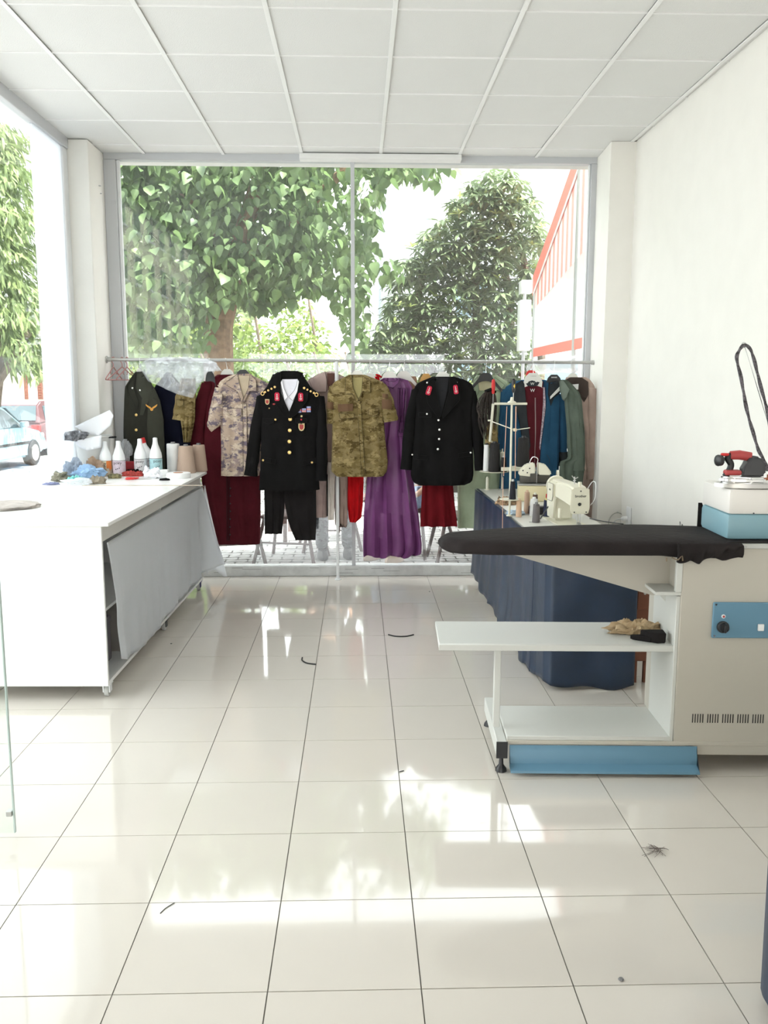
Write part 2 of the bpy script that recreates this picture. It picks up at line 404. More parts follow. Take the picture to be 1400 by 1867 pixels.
# --- broad-leaved street tree, left
t1 = thing('street_tree', 'big street tree with leaning brown trunk and large drooping heart-shaped leaves', 'tree', py(405, 640, 10.6)*1)
t1.location.z = -.05; tb = Vector((t1.location.x, t1.location.y, -.1))
m_ = MB(); a1 = py(398, 640, 10.6); a2 = py(408, 560, 10.6); a3 = py(428, 500, 10.6); a4 = py(450, 400, 10.5)
m_.tube(curvepts([tb, a1, a2, a3, a4, py(500, 250, 10.3)]), [.2-.003*k for k in range(41)], 12)
m_.tube(curvepts([a3, py(380, 420, 10.3), py(300, 300, 10)]), .06, 8); m_.tube(curvepts([a3, py(520, 420, 10.2), py(640, 300, 9.8), py(760, 230, 9.6)]), .05, 8)
m_.build('trunk', BARK, t1)
L1 = leafmat('broad_leaf', (.065, .11, .06), (.17, .26, .10), .40); L1b = L1
def ok1(x, y):
    # canopy shape in the elevation: dense upper left, ragged right and lower edge
    low = np.interp(x, [180, 260, 345, 390, 400, 480, 560, 600, 640, 665, 700, 800, 840], [640, 650, 640, 630, 545, 565, 540, 520, 660, 640, 330, 330, 300])
    if x < 390 and y > 575 and (x*7+y*3) % 11 < 4: return False
    return y < low
T = []; tries = 0
while len(T) < 12000 and tries < 150000:
    tries += 1; x = rnd.uniform(130, 830); y = rnd.uniform(180, 680)
    if not ok1(x, y): continue
    if x > 590 and rnd.random() < .62: continue
    if noise.noise((x*.012, y*.012, 1)) < -.3 and rnd.random() < .6: continue
    Y = rnd.uniform(9.3, 11.8); p = py(x, y, Y)
    T.append((Y, TM(p, rnd.uniform(0, 2*pi), rnd.uniform(-1.3, -.3), rnd.uniform(-.8, .8), rnd.uniform(.6, 1.25))))
for k in range(60):  # hanging sprays right of the mullion
    x = rnd.choice([rnd.uniform(660, 800), rnd.uniform(690, 740)]); y = rnd.uniform(290, 330) if x > 740 else rnd.choice([rnd.uniform(290, 320), rnd.uniform(470, 510)])
    T.append((9.5, TM(py(x, y, rnd.uniform(9.4, 9.8)), rnd.uniform(0, 6.3), rnd.uniform(-1.4, -.6), rnd.uniform(-.5, .5), rnd.uniform(.8, 1.2))))
T.sort(key=lambda t: t[0]); base = leafverts(.135, .105)
me = bpy.data.meshes.new('leaf'); me.from_pydata(base[0].tolist(), [], base[1]); me.materials.append(L1); me.polygons.foreach_set('use_smooth', [True]*8)
for Y, M in T[:280]:
    o = link('leaf', me, t1); o.matrix_basis = Matrix(M.tolist())
leafcloud('leaf', [t[1] for t in T[280:]], base, L1, t1)
# --- loquat-like tree, right
t2 = thing('evergreen_tree', 'rounded evergreen tree with rosettes of long glossy leaves behind the right pane', 'tree', (1.9, 12.2, -.05))
m_ = MB()
for (x, y, Y) in ((985, 690, 12.4), (870, 640, 12.2), (760, 630, 12.2), (930, 600, 12.3)):
    m_.tube(curvepts([(1.9, 12.3, -.1), (1.75+random.uniform(-.2, .2), 12.3, .9), py(x, y, Y), py(x*.7+255, 430, Y)]), [.09-.0018*k for k in range(25)], 8)
m_.build('trunk', BARKG, t2)
L2 = leafmat('rosette_leaf', (.085, .13, .075), (.24, .31, .17), .25, .35); L2t = leafmat('young_leaf', (.3, .38, .14), (.42, .5, .2), .4, .4)
base = leafverts(.19, .05, 'lance', .3); T = []; Ty = []
def in2(x, y):
    xl = np.interp(y, [300, 330, 400, 460, 520, 600, 680, 760], [905, 860, 800, 740, 715, 690, 650, 660]); xr = np.interp(y, [300, 340, 380, 440, 520, 600, 680, 760], [930, 960, 985, 1000, 975, 965, 975, 960])
    return xl < x < xr
k = 0
while k < 1600:
    x = rnd.uniform(640, 1010); y = rnd.uniform(305, 730)
    if not in2(x, y): continue
    k += 1; dd = rnd.random()**1.6; Y = 11.4+1.8*dd; p = py(x, y, Y)
    az0 = rnd.uniform(0, 6.3); young = rnd.random() < .10 and dd < .5
    for q_ in range(9 if not young else 7):
        M = TM(p, az0+q_*2*pi/9*1.03, rnd.uniform(-.7, .35) if not young else rnd.uniform(.2, .9), rnd.uniform(-.3, .3), rnd.uniform(.7, 1.1)*(1 if not young else .7))
        (Ty if young else T).append((Y, M))
T.sort(key=lambda t: t[0])
me = bpy.data.meshes.new('leaf'); me.from_pydata(base[0].tolist(), [], base[1]); me.materials.append(L2); me.polygons.foreach_set('use_smooth', [True]*8)
for Y, M in T[:280]:
    o = link('leaf', me, t2); o.matrix_basis = Matrix(M.tolist())
leafcloud('leaf', [t[1] for t in T[280:]], base, L2, t2); leafcloud('young_leaf', [t[1] for t in Ty], base, L2t, t2)
# --- sunlit shrubs and trees further back
def shrub(name, label, X0, X1, Ya, Yb, zt, n, c1, c2, size, cat='shrub', tr=.5):
    t = thing(name, label, cat, ((X0+X1)/2, (Ya+Yb)/2, -.05)); m_ = MB()
    for k in range(4):
        xx = X0+(X1-X0)*(k+.5)/4; m_.tube(curvepts([(xx, (Ya+Yb)/2, -.1), (xx+.1, (Ya+Yb)/2, zt*.4), (xx-.1, (Ya+Yb)/2, zt*.8)], 4), [.05-.004*i for i in range(9)], 6)
    m_.build('stem', BARKG, t); T = []; cx = (X0+X1)/2
    while len(T) < n:
        x = rnd.uniform(X0, X1); y = rnd.uniform(Ya, Yb); z = rnd.uniform(.1, zt)
        top = zt*(.72+.38*noise.noise((x*.8, y*.5, 3)))*(1-.35*abs((x-cx)/(X1-X0)*2)**3)
        if z > top or noise.noise((x*2, y*2, z*2)) < -.28: continue
        T.append(TM((x, y, z), rnd.uniform(0, 6.3), rnd.uniform(-1.1, .6), rnd.uniform(-1, 1), rnd.uniform(.6, 1.3)))
    leafcloud('foliage', T, leafverts(size, size*.55), leafmat(name+'_leaf', c1, c2, tr), t); return t
shrub('sunlit_shrub', 'bright yellow-green sunlit shrub thicket behind the leaning trunk', -4.4, -.3, 15, 17.5, 4.0, 9000, (.13, .20, .05), (.30, .37, .11), .13)
shrub('hedge', 'dark green garden hedge low behind the mullion', -4.2, .9, 13, 14, 2.5, 9000, (.07, .12, .04), (.17, .24, .07), .10, 'hedge')
shrub('broadleaf_tree', 'pale green tree far behind on the left of the window', -9.6, -3.6, 28, 32, 9.5, 11000, (.12, .17, .09), (.28, .34, .16), .3, 'tree')
shrub('garden_bush', 'mid green bush low between the mullion and the evergreen tree', -.9, 1.2, 14.2, 15.5, 2.6, 4000, (.16, .25, .08), (.3, .4, .14), .13)
# --- conifer seen through the left glazing
t3 = thing('conifer', 'large drooping conifer at the street edge left of the shop', 'tree', (-8.3, 19.5, -.35)); m_ = MB()
m_.tube(curvepts([(-8.4, 19.5, -.4), (-8.1, 19.5, 1.2), (-7.9, 19.4, 2.4), (-8.0, 19.4, 6)]), [.3-.006*k for k in range(25)], 10)
m_.tube(curvepts([(-8.0, 19.5, 1.4), (-7.3, 19.3, 2.3), (-7.0, 19, 2.6)]), .09, 8); m_.build('trunk', BARKG, t3); T = []
for k in range(420):
    zt = rnd.uniform(2.0, 7.2); az = rnd.uniform(0, 6.3); Lb = rnd.uniform(.8, 2.3)*(1-.5*(zt-2)/6)
    for i in range(34):
        t_ = rnd.uniform(.25, 1); p = Vector((-7.9+cos(az)*Lb*t_, 19.4+sin(az)*Lb*t_, zt-.5*t_*t_))
        T.append(TM(p+Vector((rnd.uniform(-.1, .1),)*3), az+rnd.uniform(-.9, .9), rnd.uniform(-1.3, -.2), rnd.uniform(-1, 1), rnd.uniform(.7, 1.3)))
leafcloud('foliage', T, leafverts(.28, .05, 'lance'), leafmat('conifer_needles', (.14, .2, .09), (.34, .42, .17), .35), t3)
# --- lamp post
lp = thing('lamp_post', 'grey street lamp post behind the right pane', 'lamp post', (.05, 17, -.05)); p = py(697, 555, 17); lp.location.x = p.x
m_ = MB(); m_.tube([(p.x, 17, -.1), (p.x, 17, 7.5)], [.09, .07], 10); m_.build('pole', mat('galvanised_grey', (.33, .36, .42), .5), lp)
m_ = MB(); m_.box((p.x-.12, 16.88, -.1), (p.x+.12, 17.12, .25), .02); m_.build('base', GREYF, lp)
m_ = MB(); m_.box((p.x-.5, 16.9, 7.4), (p.x+.1, 17.1, 7.52), .03); m_.build('lamp_head', GREYF, lp)
# --- white corner building behind the evergreen
b1 = thing('apartment_building', 'white building with rounded grey bay and blue tinted windows behind the lamp post', 'building', (4, 28, -.35))
WB = mat('building_white', (.85, .86, .88), .7); m_ = MB(); ax = py(703, 420, 26).x
m_.box((ax-.1, 26.6, -.35), (9, 34, 9)); m_.build('wall', WB, b1)
m_ = MB(); zt = py(720, 422, 26).z; prof = [(ax+cos(a)*.6+.6, 26.6-sin(a)*.6, 0) for a in [pi-k*pi/16 for k in range(9)]]+[(8, 26, 0), (8, 26.9, 0), (ax, 26.9, 0)]
m_.prism([(x, y, 2.2) for x, y, z in prof], (0, 0, zt-2.2)); m_.build('bay', mat('bay_grey', (.55, .56, .6), .7), b1)
m_ = MB(); m_.prism([(x, y-.08, zt) for x, y, z in prof], (0, 0, .12)); m_.build('bay_cornice', WB, b1)
for x0, x1 in ((711, 727), (733, 786)):
    a = py(x0, 418, 26.5); c = py(x1, 394, 26.5); m_ = MB(); m_.box((a.x, 26.55, a.z), (c.x, 26.62, c.z)); fr = m_.build('window', WHITEP, b1)
    m_ = MB(); m_.box((a.x+.05, 26.53, a.z+.05), (c.x-.05, 26.56, c.z-.05)); m_.build('pane', mat('blue_pane', (.16, .24, .30), .1), fr)
for x0 in (2.8, 5.4):
    for z0 in (3.4, 1.0):
        m_ = MB(); m_.box((x0, 25.95, z0), (x0+1.2, 26.02, z0+1.2)); fr = m_.build('window', WHITEP, b1); m_ = MB(); m_.box((x0+.06, 25.93, z0+.06), (x0+1.14, 25.96, z0+1.14)); m_.build('pane', MATS['blue_pane'], fr)
# --- low cream house across the street
b2 = thing('cream_house', 'low cream house with brown shutters and a brown door across the street', 'building', (-13, 36, -.35))
m_ = MB(); m_.box((-19, 35, -.35), (-10.6, 40, 2.7)); m_.build('wall', mat('cream_plaster', (.80, .74, .62), .8), b2)
m_ = MB(); m_.box((-19.3, 34.6, 2.7), (-10.4, 40.3, 2.95), .03); m_.prism([(-19.3, 34.6, 2.95), (-19.3, 40.3, 2.95), (-19.3, 37.5, 4)], (8.9, 0, 0)); m_.build('roof', mat('roof_cream', (.7, .6, .5), .8), b2)
BRN = mat('brown_wood', (.28, .11, .07), .6)
a = py(46, 728, 34.95); c = py(77, 681, 34.95); m_ = MB(); m_.box((a.x, 34.93, a.z), (c.x, 35.02, c.z)); fr = m_.build('window', WHITEP, b2)
for s0, s1 in ((.0, .2), (.72, 1)):
    m_ = MB(); x0 = a.x+(c.x-a.x)*s0; x1 = a.x+(c.x-a.x)*s1
    m_.box((x0, 34.88, a.z), (x1, 34.93, c.z), .01)
    for k in range(9): zz = a.z+.08+k*(c.z-a.z-.12)/9; m_.box((x0+.04, 34.865, zz), (x1-.04, 34.885, zz+.05))
    m_.build('shutter', BRN, fr)
a = py(88, 745, 34.95); c = py(101, 690, 34.95); m_ = MB(); m_.box((a.x, 34.9, -.35), (c.x+.5, 35, c.z), .01); o = m_.build('door', BRN, b2); m_ = MB(); m_.tube([(a.x+.1, 34.85, .9), (a.x+.1, 34.85, 1.1)], .02); m_.build('handle', STEEL, o)
m_ = MB(); m_.box((-15.6, 34.9, .6), (-14.6, 35, 2.0), .01); m_.build('window', BRN, b2)
# --- old apartment block reflected in the glass
b3 = thing('old_apartment_block', 'old beige apartment block with rows of windows, seen reflected in the window glass', 'building', (-19, -55, -.35))
m_ = MB(); m_.box((-25, -74, -.35), (-14.5, -37, 21)); m_.build('wall', mat('old_beige_plaster', (.78, .74, .62), .85, var=.08, vscale=.5), b3)
m_ = MB(); m_.box((-25.3, -74.3, 21), (-14.2, -36.7, 21.3)); m_.build('roof', mat('roof_felt', (.3, .28, .27), .9), b3)
wf = MB(); wf.box((-14.52, 0, 0), (-14.42, 1.7, 1.9), .02); wf = wf.build('window', WHITEP, b3); 
pn = MB()
for k in range(3): pn.box((-14.415, .08+k*.55, .1), (-14.40, .56+k*.55, 1.8))
pn = pn.build('pane', mat('dark_pane', (.06, .08, .09), .15), wf)
sb = MB(); sb.box((-14.5, -.1, -.14), (-14.3, 1.8, -.02)); sb = sb.build('window_ledge', WB, wf)
first = True
for fl in range(6):
    for k in range(9):
        yy = -42.5-k*3.7; zz = 1.2+fl*3.35
        if first: o = wf; first = False
        else:
            o = wf.copy(); C.objects.link(o)
            for ch in (pn, sb): c2 = ch.copy(); C.objects.link(c2); c2.parent = o
        o.location = (0, yy, zz)
# --- awning with roll-down plastic side, right of the window
aw = thing('awning', 'red and white striped awning with clear roll-down side beyond the right pane', 'awning', (3.2, 9, -.05))
def stripes():
    m = mat('awning_stripe', (.8, .35, .3), .7); nt = m.node_tree; b = nt.nodes['Principled BSDF']; N = nt.nodes.new; L = nt.links.new
    tc = N('ShaderNodeTexCoord'); wv = N('ShaderNodeTexWave'); wv.wave_profile = 'SIN'; wv.bands_direction = 'Y'; wv.inputs['Scale'].default_value = 1.6
    L(tc.outputs['Object'], wv.inputs[0]); r = N('ShaderNodeValToRGB'); r.color_ramp.elements[0].position = .45; r.color_ramp.elements[1].position = .55
    r.color_ramp.elements[0].color = (.80, .30, .25, 1); r.color_ramp.elements[1].color = (.86, .74, .68, 1); L(wv.outputs['Fac'], r.inputs[0]); L(r.outputs[0], b.inputs['Base Color']); return m
STR = stripes(); ARED = mat('awning_red', (.72, .17, .12), .7)
xa = 2.12; zf = lambda y: 2.80+(10.6-y)*.475
m_ = MB(); m_.prism([(xa, 7.25, zf(7.25)+.04), (xa, 10.6, zf(10.6)+.04), (xa, 10.6, zf(10.6)), (xa, 7.25, zf(7.25))], (4.5, 0, 0)); m_.build('canvas_roof', ARED, aw)
m_ = MB(); m_.prism([(xa-.02, 7.25, zf(7.25)+.05), (xa-.02, 10.65, zf(10.65)+.05), (xa-.02, 10.65, zf(10.65)-.17), (xa-.02, 7.25, zf(7.25)-.17)], (.025, 0, 0)); m_.build('valance', ARED, aw)
m_ = MB(); m_.prism([(xa, 7.3, zf(7.3)-.16), (xa, 10.6, zf(10.6)-.16), (xa, 10.6, 2.45), (xa, 7.3, 2.95)], (.012, 0, 0)); m_.build('striped_side', STR, aw)
m_ = MB(); m_.prism([(xa, 7.3, 2.95), (xa, 10.6, 2.45), (xa, 10.6, 1.98), (xa, 7.3, 2.0)], (.008, 0, 0)); m_.build('clear_side', glassmat('pvc_window', (.85, .86, .80), .1, .1, .5), aw)
m_ = MB(); m_.prism([(xa-.005, 7.3, 2.0), (xa-.005, 10.6, 1.98), (xa-.005, 10.6, 1.88), (xa-.005, 7.3, 1.9)], (.02, 0, 0)); m_.build('hem_band', ARED, aw)
m_ = MB(); m_.tube(curvepts([(xa, 7.4, 1.80), (xa-.02, 8.3, 1.75), (xa+.01, 9.4, 1.77), (xa, 10.6, 1.74)]), .085, 12); m_.build('rolled_plastic', BAG, aw)
for yy in (8.6, 10.6):
    m_ = MB(); m_.tube([(xa, yy, -.06), (xa, yy, zf(yy))], .022, 8); m_.build('post', STEEL, aw)
m_ = MB(); m_.tube([(xa-.015, 7.3, zf(7.3)-.17), (xa-.015, 10.6, zf(10.6)-.17)], .010, 6); m_.build('edge_cord', WHITEP, aw)
sg = thing('sign_box', 'white box sign on a post at the corner of the awning', 'sign', (1.98, 10.8, -.05))
a = py(944, 640, 10.8); c = py(966, 548, 10.8); m_ = MB(); m_.box((a.x, 10.7, a.z), (c.x, 10.9, c.z), .01); m_.build('panel', WHITEP, sg)
a2_ = py(948, 535, 10.8); c2_ = py(970, 512, 10.8); m_ = MB(); m_.box((a2_.x, 10.7, a2_.z), (c2_.x, 10.9, c2_.z), .01); m_.build('lamp_housing', WHITEP, sg)
m_ = MB(); m_.tube([((a.x+c.x)/2, 10.8, -.06), ((a.x+c.x)/2, 10.8, a2_.z)], .02, 8); m_.build('post', GREYF, sg)
# parked van colour blocks low behind evergreen: white van
# --- cars
def car(label, loc, rz, paint, group=None, hatch=True):
    t = thing('parked_car', label, 'car', loc, rz)   # local: x forward, y left, z up ; origin at ground centre
    Wd = .82
    low = [(-1.95, .35), (-2.0, .6), (-1.9, .85), (-1.0, .92), (.95, .90), (1.75, .78), (1.98, .6), (1.98, .35), (1.6, .22), (-1.7, .22)]
    m_ = MB(); m_.prism([(x, -Wd, z) for x, z in low], (0, 2*Wd, 0))
    bmesh.ops.bevel(m_.bm, geom=list(m_.bm.edges), offset=.05, segments=2, affect='EDGES'); m_.build('body', paint, t, True)
    m_ = MB(); cab = [(-1.9, .86), (-1.6, 1.32), (-1.3, 1.42), (.1, 1.42), (.35, 1.36), (1.05, .88)]
    a = [m_.bm.verts.new((x, -(Wd-.03-.18*(z-.86)/.5), z)) for x, z in cab]; b = [m_.bm.verts.new((x, (Wd-.03-.18*(z-.86)/.5), z)) for x, z in cab]
    m_.bm.faces.new(a); m_.bm.faces.new(b[::-1])
    for i in range(6): m_.bm.faces.new((a[i], b[i], b[(i+1) % 6], a[(i+1) % 6]))
    bmesh.ops.bevel(m_.bm, geom=list(m_.bm.edges), offset=.03, segments=2, affect='EDGES'); m_.build('cabin', paint, t, True)
    CG = mat('car_glass', (.10, .14, .16), .06)
    for s in (-1, 1):
        for poly in ([(-1.5, .92), (-1.32, 1.3), (-.55, 1.34), (-.55, .92)], [(-.48, .92), (-.48, 1.34), (.1, 1.34), (.3, 1.28), (.82, .92)]):
            m_ = MB(); m_.prism([(x, s*(Wd-.02-.18*(z-.86)/.5), z) for x, z in poly], (0, s*.012, 0)); m_.build('side_window', CG, t, True)
        m_ = MB(); m_.box((.62, s*(Wd+.0), .92), (.78, s*(Wd+.16), 1.04), .03); m_.build('mirror', BLACKP if False else paint, t, True)
        m_ = MB(); m_.box((-1.3, s*Wd, .52), (1.2, s*(Wd+.015), .58), .004); m_.build('rub_strip', BLACKP, t, True)
        for x in (-1.2, 1.25):
            m_ = MB(); m_.lathe([(.16, -.02), (.29, -.02), (.30, .03), (.30, .15), (.27, .17), (.16, .17)], (x, s*(Wd-.12), .30), 20, (0, s, 0)); wh = m_.build('wheel', BLACKP, t, True)
            m_ = MB(); m_.lathe([(.03, .10), (.19, .12), (.19, .175), (.17, .175)], (x, s*(Wd-.12), .30), 16, (0, s, 0))
            for k in range(5): m_.box((x-.02, s*(Wd+.045), .32), (x+.02, s*(Wd+.058), .48), 0, Matrix.Rotation(k*2*pi/5, 3, 'Y'), (x, s*Wd, .30))
            o = m_.build('hubcap', SILV, wh, True)
        m_ = MB(); m_.box((1.82, s*.48, .58), (2.0, s*.78, .72), .03); m_.build('headlamp', WHITEP, t, True)
        m_ = MB(); m_.box((-1.99, s*.58, .6), (-1.86, s*.80, .82), .03); m_.build('tail_lamp', REDP, t, True)
    m_ = MB(); m_.prism([(.42, -.62, 1.33), (.42, .62, 1.33), (1.0, .72, .93), (1.0, -.72, .93)], (.02, 0, .02)); m_.build('windscreen', CG, t, True)
    m_ = MB(); m_.prism([(-1.62, -.6, 1.30), (-1.62, .6, 1.30), (-1.88, .68, .93), (-1.88, -.68, .93)], (-.02, 0, .01)); m_.build('rear_window', CG, t, True)
    m_ = MB(); m_.box((-2.06, -.8, .32), (-1.9, .8, .5), .03); m_.box((1.9, -.8, .32), (2.06, .8, .5), .03); m_.build('bumper', paint, t, True)
    m_ = MB(); m_.box((-2.07, -.26, .52), (-2.0, .26, .64), .004); m_.build('number_plate', WHITEP, t, True)
    return t
car('pale blue hatchback parked at the kerb outside the left glazing', (-8.45, 19.2, -.35), R(86), mat('pale_blue_paint', (.33, .50, .58), .25, coat=.5))
car('dark maroon car parked beyond the pale blue hatchback', (-8.9, 24.6, -.35), R(88), mat('maroon_paint', (.16, .08, .09), .3, coat=.5))
# --- chairs and people on the pavement
CW = mat('chair_brown', (.10, .06, .055), .55)
def outchair(label, loc, rz, m=CW, top=None):
    t = thing('terrace_chair', label, 'chair', loc, rz, None)
    m_ = MB(); m_.box((-.22, -.22, .43), (.22, .22, .46), .012); m_.build('seat', top or m, t, True)
    for sx in (-1, 1):
        m_ = MB(); m_.tube([(sx*.28, -.26, .01), (sx*.19, -.19, .43)], .016, 8); m_.build('leg', m, t, True)
        m_ = MB(); m_.tube([(sx*.27, .30, .01), (sx*.19, .19, .43)], .016, 8); m_.build('leg', m, t, True)
        m_ = MB(); m_.tube(curvepts([(sx*.19, .19, .44), (sx*.2, .24, .7), (sx*.19, .27, .88)], 4), .014, 8); m_.build('back_post', m, t, True)
    m_ = MB(); m_.box((-.2, .22, .62), (.2, .25, .86), .01); m_.build('backrest', top or m, t, True)
    m_ = MB(); m_.tube([(-.235, -.23, .22), (.235, -.23, .22)], .008, 6); m_.build('stretcher', m, t, True)
    return t
outchair('dark terrace chair outside below the maroon coat', (-1.13, 7.66, -.045), R(12))
outchair('dark terrace chair outside beneath the black trousers', (-.60, 7.72, -.045), R(-12))
outchair('dark terrace chair outside right of the thin steel rail post', (.10, 8.85, -.045), R(190))
outchair('dark terrace chair outside between purple dress and dark red skirt', (.93, 7.62, -.045), R(5))
outchair('beige legged terrace chair outside under the light green dress', (1.42, 7.75, -.045), R(-8), mat('beige_plastic', (.52, .47, .38), .6))
tt = thing('terrace_table', 'small dark square terrace table outside behind the trousers', 'table', (-1.05, 9.0, -.045))
m_ = MB(); m_.box((-.35, -.35, .70), (.35, .35, .73), .008); m_.build('table_top', CW, tt, True)
for sx in (-1, 1):
    for sy in (-1, 1): m_ = MB(); m_.box((sx*.31-.02, sy*.31-.02, 0), (sx*.31+.02, sy*.31+.02, .7)); m_.build('leg', CW, tt, True)
def person(label, loc, rz, shirt, trous, shoe, hair):
    t = thing('person', label, 'person', loc, rz)      # local: faces -y, seated on a 0.46 m seat
    def skin(name, vs_, es, m, par=t, lab=None):
        me = bpy.data.meshes.new(name); me.from_pydata([v[:3] for v in vs_], es, []); o = link(name, me, par, True)
        md = o.modifiers.new('skin', 'SKIN'); md.use_smooth_shade = True; s = o.modifiers.new('sub', 'SUBSURF'); s.levels = s.render_levels = 1
        for i, v in enumerate(vs_): me.skin_vertices[0].data[i].radius = (v[3], v[4] if len(v) > 4 else v[3]); 
        me.skin_vertices[0].data[0].use_root = True; me.materials.append(m); return o
    sk = mat('skin', (.50, .30, .21), .6)
    V = [(0, .02, .56, .12, .10), (0, .04, .74, .12, .09), (0, .05, .95, .14, .09), (0, .04, 1.06, .06), (0, .02, 1.12, .045), (0, 0, 1.19, .075, .085), (0, -.01, 1.28, .07, .085)]
    E = [(0, 1), (1, 2), (2, 3), (3, 4), (4, 5), (5, 6)]
    for s in (-1, 1):
        n = len(V); V += [(s*.17, .05, .99, .05), (s*.23, .0, .74, .038), (s*.17, -.22, .60, .03), (s*.15, -.32, .58, .022)]; E += [(2, n), (n, n+1), (n+1, n+2), (n+2, n+3)]
        n = len(V); V += [(s*.09, 0, .53, .085), (s*.12, -.42, .50, .06), (s*.12, -.44, .08, .038)]; E += [(0, n), (n, n+1), (n+1, n+2)]
    skin('body', V, E, sk)
    V = [(0, .02, .58, .14, .115), (0, .04, .74, .14, .105), (0, .05, .95, .16, .105), (0, .045, 1.05, .075)]; E = [(0, 1), (1, 2), (2, 3)]
    for s in (-1, 1): n = len(V); V += [(s*.18, .05, .985, .062), (s*.235, .0, .76, .052)]; E += [(2, n), (n, n+1)]
    skin('shirt', V, E, shirt)
    V = [(0, .02, .55, .145, .115)]; E = []
    for s in (-1, 1): n = len(V); V += [(s*.09, 0, .54, .10), (s*.12, -.40, .515, .082), (s*.12, -.45, .40, .072), (s*.12, -.46, .07, .062)]; E += [(0, n), (n, n+1), (n+1, n+2), (n+2, n+3)]
    skin('trousers', V, E, trous)
    for s in (-1, 1):
        m_ = MB(); m_.lathe([(.02, 0), (.05, .01), (.052, .035), (.045, .07), (.04, .09)], (0, 0, 0), 14); bmesh.ops.scale(m_.bm, vec=(1, 2.6, 1), verts=m_.bm.verts); bmesh.ops.translate(m_.bm, vec=(s*.12, -.52, 0), verts=m_.bm.verts); m_.build('shoe', shoe, t, True)
        m_ = MB()
        for k in range(5):
            a = (k-2)*.016; m_.tube([(s*.15+a, -.33, .58), (s*.15+a*1.2, -.375+abs(k-2)*.004, .575), (s*.15+a*1.2, -.405+abs(k-2)*.006, .555)], [.0095, .009, .007], 6)
        m_.build('fingers', sk, t, True)
        m_ = MB(); m_.lathe([(.002, -.008), (.008, 0), (.002, .008)], (s*.03, -.088, 1.25), 8, (0, 1, 0)); m_.build('eye', BLACKP, t, True)
        m_ = MB(); m_.lathe([(.008, -.01), (.016, 0), (.012, .02)], (s*.078, .0, 1.23), 8, (0, 0, 1)); m_.build('ear', sk, t, True)
    m_ = MB(); m_.lathe([(.002, .03), (.012, 0), (.002, -.012)], (0, -.1, 1.215), 8); m_.build('nose', sk, t, True)
    m_ = MB(); m_.box((-.025, -.096, 1.172), (.025, -.085, 1.18), .003); m_.build('mouth', REDF, t, True)
    m_ = MB(); m_.lathe([(.088, 1.27), (.092, 1.32), (.07, 1.365), (.01, 1.385)], (0, .015, 0), 14); m_.build('hair', hair, t, True)
    return t
HAIR = mat('dark_hair', (.03, .02, .015), .8)
pr1 = person('person seated outside in blue jeans and tan sneakers behind the purple dress', (.55, 8.12, -.035), R(-38), fabric('grey_tee', (.4, .4, .42)), fabric('blue_denim', (.22, .30, .42)), mat('tan_shoe', (.45, .33, .25), .7), HAIR)
outchair('dark terrace chair holding the person in blue jeans', (.55, 8.14, -.045), R(-38))
pr2 = person('person seated outside in grey camouflage trousers right of the black trousers', (-.28, 8.36, -.035), R(8), fabric('dark_tee', (.1, .1, .11)), camo('grey_camo', [(.12, .13, .14), (.22, .22, .24), (.06, .06, .07)]), mat('dark_shoe', (.05, .05, .05), .6), HAIR)
outchair('dark terrace chair holding the person in grey camouflage', (-.28, 8.38, -.045), R(8))

# ================================================================== GARMENT RAIL
RY, RZ = 6.83, 1.735
rail = thing('garment_rail', 'long steel garment rail fixed between the pillars in front of the window', 'clothes rail', (0, RY, 1.73))
m_ = MB(); m_.tube([(-1.93, RY, 1.742), (1.86, RY, 1.728)], .0125, 12); m_.build('rail', STEEL, rail)
def rz_at(x): return 1.742-(x+1.93)/3.79*.014
for x in (-1.93, 1.845):
    m_ = MB(); m_.lathe([(.028, 0), (.028, .006), (.018, .008), (.018, .03)] if x < 0 else [(.028, .016), (.028, .01), (.018, .008), (.018, -.02)], (x, RY, rz_at(x)), 14, (1, 0, 0)); m_.build('flange', STEEL, rail)
m_ = MB(); pf = pz(616, 1057, 0); m_.tube([(pf.x, RY, .004), (pf.x, RY, .60)], .011, 10); m_.tube([(pf.x, RY, .44), (pf.x, RY, 1.73)], .015, 10)
m_.lathe([(.026, 0), (.026, .006), (.014, .01), (.014, .03)], (pf.x, RY, 0), 12); m_.build('support_post', PLAST, rail)

